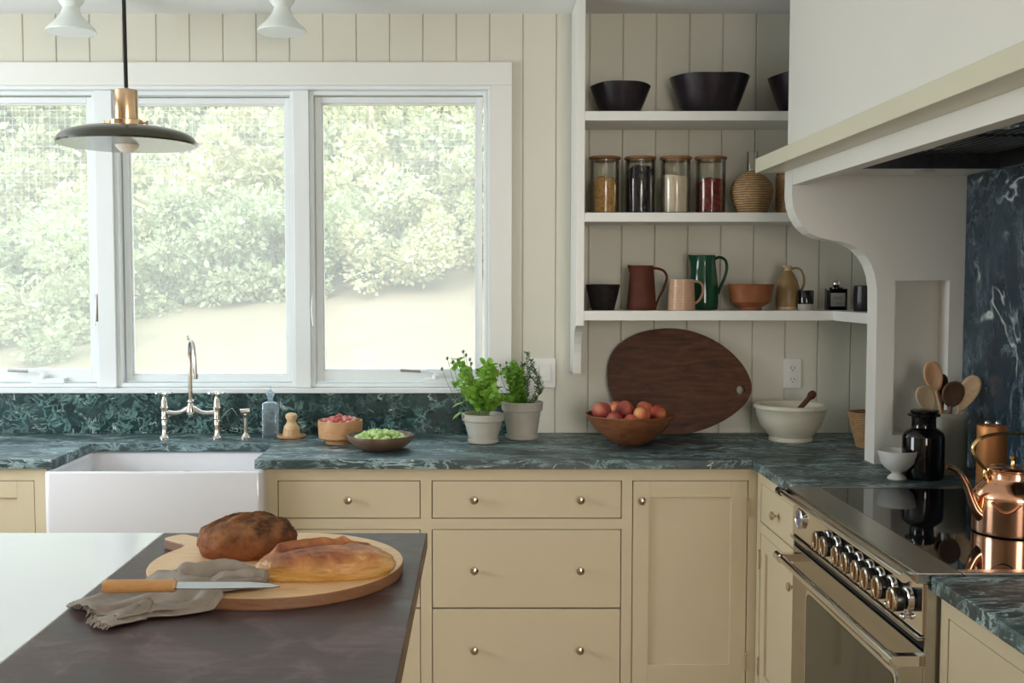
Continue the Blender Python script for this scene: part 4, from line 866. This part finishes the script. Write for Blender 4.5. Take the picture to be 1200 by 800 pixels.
# copper pepper mills
t = T('copper_canister', 'tall brushed copper cylinder with two steel studs behind the kettle', 'canister', (1.452, 3.02, CT + .007))
for _ in (0,): pass
obj('body', lathe(B(), [(0, 0), (.0385, 0), (.040, .002), (.040, .165), (.0405, .168), (.0405, .192), (.039, .194), (0, .194)], 44), M['copperdull'], t, 0, True)
bm = B()
for s in (-1, 1): ball(bm, .0085, (s * .013, -.004 * s, .200), sub=2)
obj('studs', bm, M['chrome'], t, 0, 2)
# kettle
KP = (1.283, 2.56, .9185)
t = T('copper_kettle', 'polished copper kettle with brass loop handle on the cooktop', 'kettle', KP)
obj('body', lathe(B(), [(0, 0), (.082, 0), (.088, .003), (.089, .010), (.0885, .085), (.089, .088), (.088, .095), (.080, .108), (.066, .122), (.059, .130), (.057, .134), (.0575, .150), (.060, .152), (.060, .154), (.055, .155), (.054, .135), (0, .13)], 72), M['copper'], t, 0, True)
ld = obj('lid', lathe(B(), [(0, .140), (.054, .150), (.0585, .154), (.054, .158), (.035, .160), (0, .163)], 56), M['copper'], t, 0, True)
obj('lid_knob', lathe(B(), [(.008, .160), (.005, .165), (.005, .174), (.0085, .178), (.0095, .181), (.006, .184), (0, .184)], 24), M['goldbrass'], ld, 0, True)
bm = B(); tube(bm, [(-.076, -.012, .044), (-.092, -.013, .058), (-.106, -.014, .088), (-.120, -.015, .122), (-.138, -.016, .148), (-.158, -.017, .160), (-.168, -.017, .162)], [.019, .014, .0105, .0085, .007, .0065, .0075], 18, 4); obj('spout', bm, M['copper'], t, 0, True)
bm = B(); tube(bm, [(-.064, .0, .150), (-.078, .0, .165), (-.094, 0, .188), (-.097, 0, .208), (-.078, 0, .228), (-.035, 0, .238), (.035, 0, .238), (.078, 0, .228), (.097, 0, .208), (.094, 0, .188), (.078, 0, .165), (.064, 0, .150)], .0042, 12, 5, 1.5); obj('handle', bm, M['goldbrass'], t, 0, True)
for s in (-1, 1): bm = B(); tube(bm, [(s * .060, 0, .125), (s * .068, 0, .138), (s * .064, 0, .155)], [.006, .005, .006], 10, 3); ball(bm, .007, (s * .062, 0, .152), sub=1); obj('handle_lug', bm, M['goldbrass'], t, 0, True)
bm = B(); tube(bm, [(-.089 * math.cos(a) , -.0915 * math.sin(a), .0) for a in (0, .1)], .001, 4); bm.free()
bm = B(); an = [R(215 + k * 5) for k in range(9)]
tube(bm, [(.0915 * math.cos(a), .0915 * math.sin(a), .083 - .022 * math.sin(PI * i / 8)) for i, a in enumerate(an)], .0028, 8, 2); obj('body_ring', bm, M['copper'], t, 0, True)

# ============================================================ ISLAND
t = T('kitchen_island', 'kitchen island with white marble top and dark worn wood end', 'island', (-1.0, 1.6, 0))
IT = CT
obj('marble_top', box(B(), -2.7, -.762, .35, 2.571, IT - .040, IT), M['wmarble'], t, .002, world=True)
bm = B(); box(bm, -.7615, -.124, .35, 2.571, IT - .038, IT); wt = obj('wood_top', bm, M['patina'], t, .003, world=True)
wt.data.materials.append(M['edgewood'])
for p in wt.data.polygons:
    if abs(p.normal.z) < .5: p.material_index = 1
bm = B(); box(bm, -2.6, -.235, .45, 2.47, .10, IT - .040); box(bm, -2.55, -.28, .5, 2.42, 0, .10); obj('base', bm, M['cream'], t, .002, world=True)
# bread board
BC = (-.420, 2.212, IT); t = T('bread_board', 'round pale wooden bread board with short handle on the island', 'bread board', BC, None)
ang = math.atan2(2.455 - BC[1], -.722 - BC[0]); RB = .262; bt = .024; pts = []
N0 = 80; hw = .034
for i in range(N0 + 1):
    a = ang + .22 + (2 * PI - .44) * i / N0; pts.append((RB * math.cos(a), RB * math.sin(a)))
d = Vector((math.cos(ang), math.sin(ang))); s_ = Vector((-d.y, d.x)); 
for u, v in ((.268, -.036), (.285, -.030), (.35, -.030), (.360, -.025), (.364, -.012), (.364, .012), (.360, .025), (.35, .030), (.285, .030), (.268, .036)): q = d * u + s_ * v; pts.append((q.x, q.y))
bm = B(); prism(bm, pts, .0, bt); bd = obj('board', bm, M['maple'], t, .003); bd.data.materials.append(M['maple_edge'])
for p in bd.data.polygons:
    if abs(p.normal.z) < .5: p.material_index = 1
BT = IT + bt
def crustz(m, zlo, zhi, low):
    N, L, b = nodes(m); v = texco(m); sp = N.new('ShaderNodeSeparateXYZ'); L.new(v, sp.inputs[0]); mr = N.new('ShaderNodeMapRange'); mr.inputs[1].default_value = zlo; mr.inputs[2].default_value = zhi; L.new(sp.outputs[2], mr.inputs[0])
    src = b.inputs['Base Color'].links[0].from_socket; n = noi(m, v, 20, 4, .6); ad = N.new('ShaderNodeMath'); ad.operation = 'MULTIPLY_ADD'; ad.inputs[1].default_value = .8; L.new(n, ad.inputs[0]); L.new(mr.outputs[0], ad.inputs[2])
    sb_ = N.new('ShaderNodeMath'); sb_.operation = 'SUBTRACT'; sb_.inputs[1].default_value = .4; sb_.use_clamp = True; L.new(ad.outputs[0], sb_.inputs[0]); setcol(m, mixc(m, sb_.outputs[0], low, src))
M['crust_dark'] = mottled('dark_crust', (.035, .014, .007), (.27, .12, .05), 26, .75, bs=1.0, lo=.36, hi=.62, Specular_IOR_Level=.2); crustz(M['crust_dark'], .01, .06, (.26, .085, .03))
def crust2():
    m = mat('golden_crust', (.35, .14, .04), .42); v = texco(m); N, L, b = nodes(m); n = noi(m, v, 12, 8, .65, .4)
    c = ramp(m, n, [(.36, (.15, .038, .014)), (.48, (.33, .10, .032)), (.60, (.52, .23, .07)), (.70, (.78, .58, .34))]); setcol(m, c); bump(m, noi(m, v, 40, 6, .6), .5, .004); return m
M['crust_gold'] = crust2(); crustz(M['crust_gold'], .012, .045, (.52, .28, .07))
def loaf(name, lab, m, loc, rz, ax, seed, flatb=.35, creases=(), power=2.0, lump=.05):
    t = T(name, lab, 'bread', loc, None, rz); bm = B(); bmesh.ops.create_icosphere(bm, subdivisions=6, radius=1)
    for v in bm.verts:
        p = v.co.normalized(); e = 1.0 / ((abs(p.x) ** power + abs(p.y) ** power + abs(p.z) ** 2.2) ** (1 / power))
        q = Vector((p.x * ax[0] * e, p.y * ax[1] * e, p.z * ax[2] * e))
        nz = noise.fractal(Vector((p.x * 1.6 + seed, p.y * 1.6, p.z * 1.6)), 1, 2, 4) * lump + noise.fractal(Vector((p.x * 9, p.y * 9 + seed, p.z * 9)), 1, 2, 3) * lump * .18
        q *= 1 + nz
        q.z = max(q.z, -ax[2] * flatb) if True else q.z
        if q.z < -ax[2] * flatb + .002: q.z = -ax[2] * flatb
        for (x0, y0, x1, y1, w_, dep, lift) in creases:
            if q.z > 0:
                a_ = Vector((x0, y0)); b_ = Vector((x1, y1)); pq = Vector((q.x, q.y)); ab = b_ - a_; u = max(0, min(1, (pq - a_).dot(ab) / ab.length_squared)); nn = Vector((-ab.y, ab.x)).normalized(); sd_ = (pq - (a_ + ab * u)).dot(nn); dd = (pq - (a_ + ab * u)).length
                q.z -= dep * math.exp(-(dd / w_) ** 2)
                if lift: q.z += lift * math.exp(-((sd_ - w_ * 1.3) / (w_ * .9)) ** 2) * math.exp(-(max(0, dd - abs(sd_)) / .01) ** 2)
        v.co = q + Vector((0, 0, ax[2] * flatb))
    obj('crust', bm, m, t, 0, 2)
    return t
loaf('bread_loaf', 'dark brown crusty round loaf at the back of the bread board', M['crust_dark'], (-.498, 2.285, BT), R(6), (.108, .078, .054), 3.1, .5, [(-.07, -.02, .01, .05, .005, .004, .006), (-.02, -.04, .06, .04, .005, .004, .007), (.03, -.045, .085, .01, .005, .004, .005)], 2.0, .07)
loaf('bread_loaf', 'long golden split-top loaf at the front of the bread board', M['crust_gold'], (-.306, 2.125, BT), R(8), (.134, .070, .036), 8.4, .5, [(-.08, .0, .03, .030, .010, .012, .014), (-.01, .045, .08, .04, .006, .006, .008)], 2.8, .07)

# linen towel: folded cloth across the board edge
def towel():
    bm = B(); NU, NV = 70, 26
    # long strip: centre line from the fringed end on the table to the gathered end on the board
    Ctr = smoothpts([at(113, 716, Z=IT + .012), at(165, 704, Z=IT + .012), at(215, 690, Z=IT + .03), at(262, 680, Z=IT + .035), at(312, 681, Z=IT + .035)], 20)
    Wd = [(0, .085), (.3, .088), (.55, .082), (.75, .065), (.9, .040), (1, .016)]
    def lerp(tab, t):
        for (a, b), (c, d) in zip(tab, tab[1:]):
            if t <= c: return b + (d - b) * (t - a) / (c - a)
        return tab[-1][1]
    def base(x, y):
        r = math.hypot(x - BC[0], y - BC[1]); k = min(1, max(0, (RB + .018 - r) / .03)); return IT + .0015 + k * bt
    for layer in range(2):
        grid = []
        for i in range(NU + 1):
            u = i / NU; f = u * (len(Ctr) - 1); k = min(int(f), len(Ctr) - 2); c = Ctr[k].lerp(Ctr[k + 1], f - k); tg = (Ctr[min(k + 2, len(Ctr) - 1)] - Ctr[max(k - 1, 0)]); tg.z = 0; tg.normalize(); s = Vector((-tg.y, tg.x, 0)); w_ = lerp(Wd, u) * (1 - layer * .14); row = []
            for j in range(NV + 1):
                v = j / NV * 2 - 1; off = .0
                p = c + s * (v * w_) * (1.25 if v > 0 else 1.0) + tg * (.018 * math.sin(v * 2.4) * (1 - u)) * (1 if layer == 0 else -.5)
                if i == 0: p -= tg * (.004 + .004 * math.sin(j * 2.3))
                fold = .006 * (1 + math.sin(v * 9 + u * 3 + layer)) * (.25 + u) + .007 * abs(noise.noise(Vector((u * 5 + 3, v * 2.2 + u * 3, 1.7)))) * 2 + .004 * math.sin(v * 5 - u * 11) + .016 * math.exp(-((v - .62 + .2 * u) / .22) ** 2) * math.sin(PI * min(1, max(0, (u - .35) / .6))) + .010 * math.exp(-((v + .35) / .25) ** 2) * u
                fold += .004 * noise.noise(Vector((u * 9, v * 4, layer * 3.3)))
                edge = 1 - abs(v) ** 6 * .7
                z = base(p.x, p.y) + .003 + fold * edge + layer * (.0045 + .002 * math.sin(v * 5)) 
                row.append(bm.verts.new((p.x, p.y, z)))
            grid.append(row)
        for i in range(NU):
            for j in range(NV): bm.faces.new((grid[i][j], grid[i + 1][j], grid[i + 1][j + 1], grid[i][j + 1]))
        if layer == 0: G0 = grid
    fr = B()
    for j in range(NV * 2):
        a = G0[0][j // 2].co.copy(); b = G0[0][min(j // 2 + 1, NV)].co; a = a.lerp(b, .5 * (j % 2)); d = (G0[0][j // 2].co - G0[2][j // 2].co).normalized()
        tube(fr, [a, a + d * .006 + Vector((0, 0, .002)), a + d * random.uniform(.009, .014) + Vector((random.uniform(-.003, .003), 0, -.003))], .0014, 5)
    return bm, fr
M['linen'] = mottled('grey_brown_linen', (.24, .20, .165), (.31, .265, .22), 30, .95, bs=.2)
v = texco(M['linen'], (1, 1, 1)); bump(M['linen'], noi(M['linen'], v, 500, 2, .5), .4, .001)
bm, fr = towel(); t = T('linen_towel', 'rumpled grey-brown linen towel with frayed edge under the knife', 'towel', (-.60, 2.06, IT))
o = obj('cloth', bm, M['linen'], t, 0, 2, world=True); md = o.modifiers.new('thick', 'SOLIDIFY'); md.thickness = .0025; md.offset = 1
obj('fringe', fr, M['linen'], t, 0, True, world=True)
# knife
k0 = at(121, 687, Z=IT + .055); k1 = at(204, 686, Z=IT + .055); k2 = at(328, 685, Z=IT + .046)
t = T('bread_knife', 'long knife with pale wooden handle lying across the linen towel', 'knife', k0)
bm = B(); d = k1 - k0; hn = [Vector((0, 0, 0)), d * .06, d * .5, d * .9, d]
tube(bm, hn, [.0095, .0125, .0120, .0115, .0125], 14, 4, 1); o = obj('handle', bm, M['handlewood'], t, 0, True)
bm = B(); tube(bm, [d * .98, d * 1.03], .0105, 14); obj('ferrule', bm, M['spoonlight'], t, 0, True)
bd_ = k2 - k1; bl = bd_.length; dn = bd_.normalized(); s_ = Vector((0, 0, 1)).cross(dn).normalized(); s_ = (s_ * .97 + Vector((0, 0, .25))).normalized(); bm = B()
prof = [(0, -.011), (0, .012), (bl * .7, .010), (bl * .9, .004), (bl, -.006), (bl * .92, -.010), (bl * .3, -.013)]
nrm = dn.cross(s_).normalized(); va = [bm.verts.new(d + dn * a + s_ * b + nrm * .0009) for a, b in prof]; vb = [bm.verts.new(d + dn * a + s_ * b - nrm * .0009) for a, b in prof]
bm.faces.new(va); bm.faces.new(vb[::-1])
for i in range(len(prof)): bm.faces.new((va[i], vb[i], vb[(i + 1) % len(prof)], va[(i + 1) % len(prof)]))
obj('blade', bm, mat('blade_steel', (.72, .74, .76), .22, 1), t)

# ============================================================ LAMPS
PY = 2.45; pc = at(149, 168, Y=PY); t = T('pendant_lamp', 'dark olive dish pendant lamp with brass socket on a black cord', 'pendant lamp', (pc.x, PY, pc.z))
rs = 80.3 * PY / 1275; k = rs / .155
obj('shade', lathe(B(), [(rs * .985, -.004), (rs, 0), (rs * .985, .007), (rs * .95, .0145), (rs * .88, .0215), (rs * .7, .030), (rs * .45, .0355), (rs * .24, .0375), (rs * .235, .0350), (rs * .45, .033), (rs * .7, .0275), (rs * .87, .0195), (rs * .94, .0120), (rs * .975, .004), (rs * .975, -.003)], 72), M['olive'], t, 0, True)
obj('shade_lining', lathe(B(), [(rs * .972, -.003), (rs * .965, .0055), (rs * .925, .0125), (rs * .865, .0185), (rs * .7, .0262), (rs * .45, .032), (rs * .10, .034)], 72), M['lavender'], t, 0, True)
cl = obj('shade_collar', lathe(B(), [(.034, .036), (.037, .038), (.037, .050), (.034, .052), (.024, .053), (.022, .05)], 40), M['brass'], t, 0, True)
for a in (R(-10), R(200), R(95)):
    bm = B(); c_, s_ = math.cos(a), math.sin(a); tube(bm, [(c_ * .034, s_ * .034, .045), (c_ * .047, s_ * .047, .045), (c_ * .048, s_ * .048, .045), (c_ * .050, s_ * .050, .045)], [.0022, .0022, .0045, .0045], 10); obj('thumb_screw', bm, M['brass'], cl, 0, True)
obj('socket', lathe(B(), [(.025, .050), (.0255, .053), (.0255, .116), (.0245, .119), (.010, .1205), (.006, .124), (0, .124)], 40), M['brass'], t, 0, True)
bm = B(); tube(bm, [(0, 0, .122), (-.002, 0, .4), (-.003, 0, CZ - pc.z)], .0045, 12, 3); obj('cord', bm, M['blackcord'], t, 0, True)
bm = B(); ball(bm, .030, (0, 0, .008), sub=3); lathe(bm, [(.024, .02), (.014, .042), (.014, .05)], 24); obj('bulb', bm, M['bulb'], t, 0, 2)
def sconce(px_, lab):
    Y = 3.95; c = at(px_, 38, Y=Y); t = T('ceiling_light', lab, 'ceiling light', (c.x, Y, c.z), 'white porcelain ceiling lights'); H_ = CZ - c.z
    obj('shade', lathe(B(), [(.089, .0), (.090, .003), (.084, .014), (.058, .038), (.040, .060), (.032, .075), (.029, .088), (.026, .088), (.029, .073), (.037, .056), (.054, .034), (.080, .010), (.086, .001)], 56), M['porc'], t, 0, True)
    bs_ = obj('base', lathe(B(), [(.027, .086), (.033, .094), (.046, .112), (.050, .125), (.052, H_ - .012), (.058, H_ - .008), (.058, H_ - .0005), (0, H_ - .0005)], 48), M['porc'], t, 0, True)
    bm = B(); tube(bm, [(.035, -.028, .112), (.042, -.034, .112)], .0035, 8); obj('screw', bm, M['slot'], bs_, 0, True)
    bm = B(); ball(bm, .030, (0, 0, .038), sub=3); lathe(bm, [(.022, .055), (.014, .085)], 20); obj('bulb', bm, M['bulb'], t, 0, 2)
sconce(83.5, 'white porcelain ceiling light above left of the pendant, flaring bell shade')
sconce(330.5, 'white porcelain ceiling light further right, clear of the pendant')

# ============================================================ GARDEN
def ground(x, y):
    z = -.35 + (y - 5) * .20
    if y > 14: z += (y - 14) * .10
    z += .10 * (x + 2) * min(1, (y - 5) / 9) + .08 * noise.noise(Vector((x * .3, y * .3, 0)))
    return z
bm = B(); NX, NY = 50, 50; G = [[bm.verts.new((-26 + 44 * i / NX, 4.62 + 36 * (j / NY) ** 1.5, ground(-26 + 44 * i / NX, 4.62 + 36 * (j / NY) ** 1.5))) for i in range(NX + 1)] for j in range(NY + 1)]
for j in range(NY):
    for i in range(NX): bm.faces.new((G[j][i], G[j][i + 1], G[j + 1][i + 1], G[j + 1][i]))
g = obj('lawn', bm, M['lawn'], None, 0, 2); g['kind'] = 'structure'; tag(g, 'sunlit dry grass slope rising beyond the window', 'lawn')
def leafcloud(name, rad, n, sz, m, seed, parent=None, lobes=7, zc=0, k0=.4, k1=.62, sp=.6):
    random.seed(seed); vs = []; fs = []; L_ = [(Vector((random.uniform(-sp, sp) * rad[0], random.uniform(-sp, sp) * rad[1], zc + random.uniform(-.5, 1.0) * sp * rad[2])), random.uniform(k0, k1)) for _ in range(lobes)]
    for i in range(n):
        c, k = random.choice(L_); d = rv(); p = c + Vector((d.x * rad[0], d.y * rad[1], d.z * rad[2])) * k * random.uniform(.55, 1.15); dd = (d + rv() * .9).normalized(); s = sz * random.uniform(.6, 1.3)
        b = len(vs); sd = dd.cross(rv()).normalized() * s * .32; vs += [p, p + dd * s * .5 - sd, p + dd * s, p + dd * s * .5 + sd]; fs.append((b, b + 1, b + 2, b + 3))
    return leafobj(name, vs, fs, m, parent)
def bush_proto(m, seed, sz):
    t = T('garden_bush', '', 'bush', (0, 0, 0)); leafcloud('foliage', (1.25, .9, .95), 7000, sz, m, seed, t, 26, .55, .14, .36, 1.0)
    bm = B()
    for k in range(7): a = k * .9; tube(bm, [(0, 0, -.1), (.3 * math.cos(a), .3 * math.sin(a), .5), (.6 * math.cos(a), .6 * math.sin(a), 1.0)], [.03, .02, .008], 6)
    obj('stems', bm, M['bark'], t, 0, True); return t
protos = [bush_proto(M['bushleaf'], 11, .085), bush_proto(M['bushleaf2'], 12, .08), bush_proto(M['bushleaf'], 13, .11)]
used = [False] * 3
random.seed(5)
blabs = ['leafy green bush at the far edge of the lawn, outside the window', 'yellow-green bush at the far edge of the lawn, outside the window', 'coarse-leaved green bush on the slope, outside the window']
for row, (Y, n, s) in enumerate(((14.3, 15, 1.0), (16.5, 14, 1.35), (19, 13, 1.7))):
    for i in range(n):
        x = -8.5 * Y / 14.3 + 12.0 * Y / 14.3 * (i + random.uniform(-.25, .25)) / (n - 1); y = Y + random.uniform(-.6, .6) - (1.6 if x < -4.2 and row == 0 else 0); k = random.choice((0, 1, 2))
        if used[k]: o = copytree(protos[k])
        else: o = protos[k]; used[k] = True
        o.location = (x, y, ground(x, y) - .1); q = s * random.uniform(.75, 1.15); o.scale = (q, q, q * random.uniform(.8, 1.1)); o.rotation_euler = (0, 0, random.uniform(0, 6)); o['label'] = blabs[k]; o['group'] = 'bushes beyond the lawn ' + ('green', 'yellow-green', 'coarse')[k]
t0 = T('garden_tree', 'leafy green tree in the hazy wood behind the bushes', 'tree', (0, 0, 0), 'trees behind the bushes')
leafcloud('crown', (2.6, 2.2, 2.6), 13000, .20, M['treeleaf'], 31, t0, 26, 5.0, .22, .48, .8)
bm = B(); tube(bm, [(0, 0, -.3), (.1, 0, 2), (0, .1, 4), (.2, 0, 6.5)], [.16, .13, .10, .04], 10, 3)
for k in range(6): a = k * 1.1; tube(bm, [(0, 0, 2.6 + k * .4), (.8 * math.cos(a), .8 * math.sin(a), 3.6 + k * .4), (1.5 * math.cos(a), 1.5 * math.sin(a), 4.2 + k * .4)], [.06, .04, .02], 6)
obj('trunk', bm, M['bark'], t0, 0, True)
random.seed(9); first = True
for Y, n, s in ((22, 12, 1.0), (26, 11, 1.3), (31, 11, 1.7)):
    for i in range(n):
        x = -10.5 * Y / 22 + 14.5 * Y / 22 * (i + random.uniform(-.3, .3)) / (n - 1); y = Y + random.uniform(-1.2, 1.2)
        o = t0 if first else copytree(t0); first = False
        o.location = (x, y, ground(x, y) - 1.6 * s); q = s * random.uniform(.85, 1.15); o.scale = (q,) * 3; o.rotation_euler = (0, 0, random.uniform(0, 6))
# wire fence with a timber post
FY = 15.2; t = T('garden_fence', 'tall wire mesh garden fence with pale timber posts beyond the window', 'fence', (-2, FY, 1.0))
bm = B(); zt_ = ground(-2, FY)
for i in range(100): x = -8.0 + i * .105; box(bm, x, x + .0026, FY, FY + .004, 1.9, 4.7)
for j in range(28): z = 1.91 + j * .1; box(bm, -8.0, 2.5, FY, FY + .004, z, z + .0026)
obj('wire_mesh', bm, M['wire'], t, world=True)
for pxx in (436, 640, -60):
    c = at(pxx, 200, Y=FY + .06); bm = B(); lathe(bm, [(.05, ground(c.x, FY) - .2), (.050, 2.5), (.05, 4.9), (.03, 4.92), (0, 4.92)], 14, (c.x, FY + .06, 0)); obj('post', bm, M['postwood'], t, 0, True, world=True)
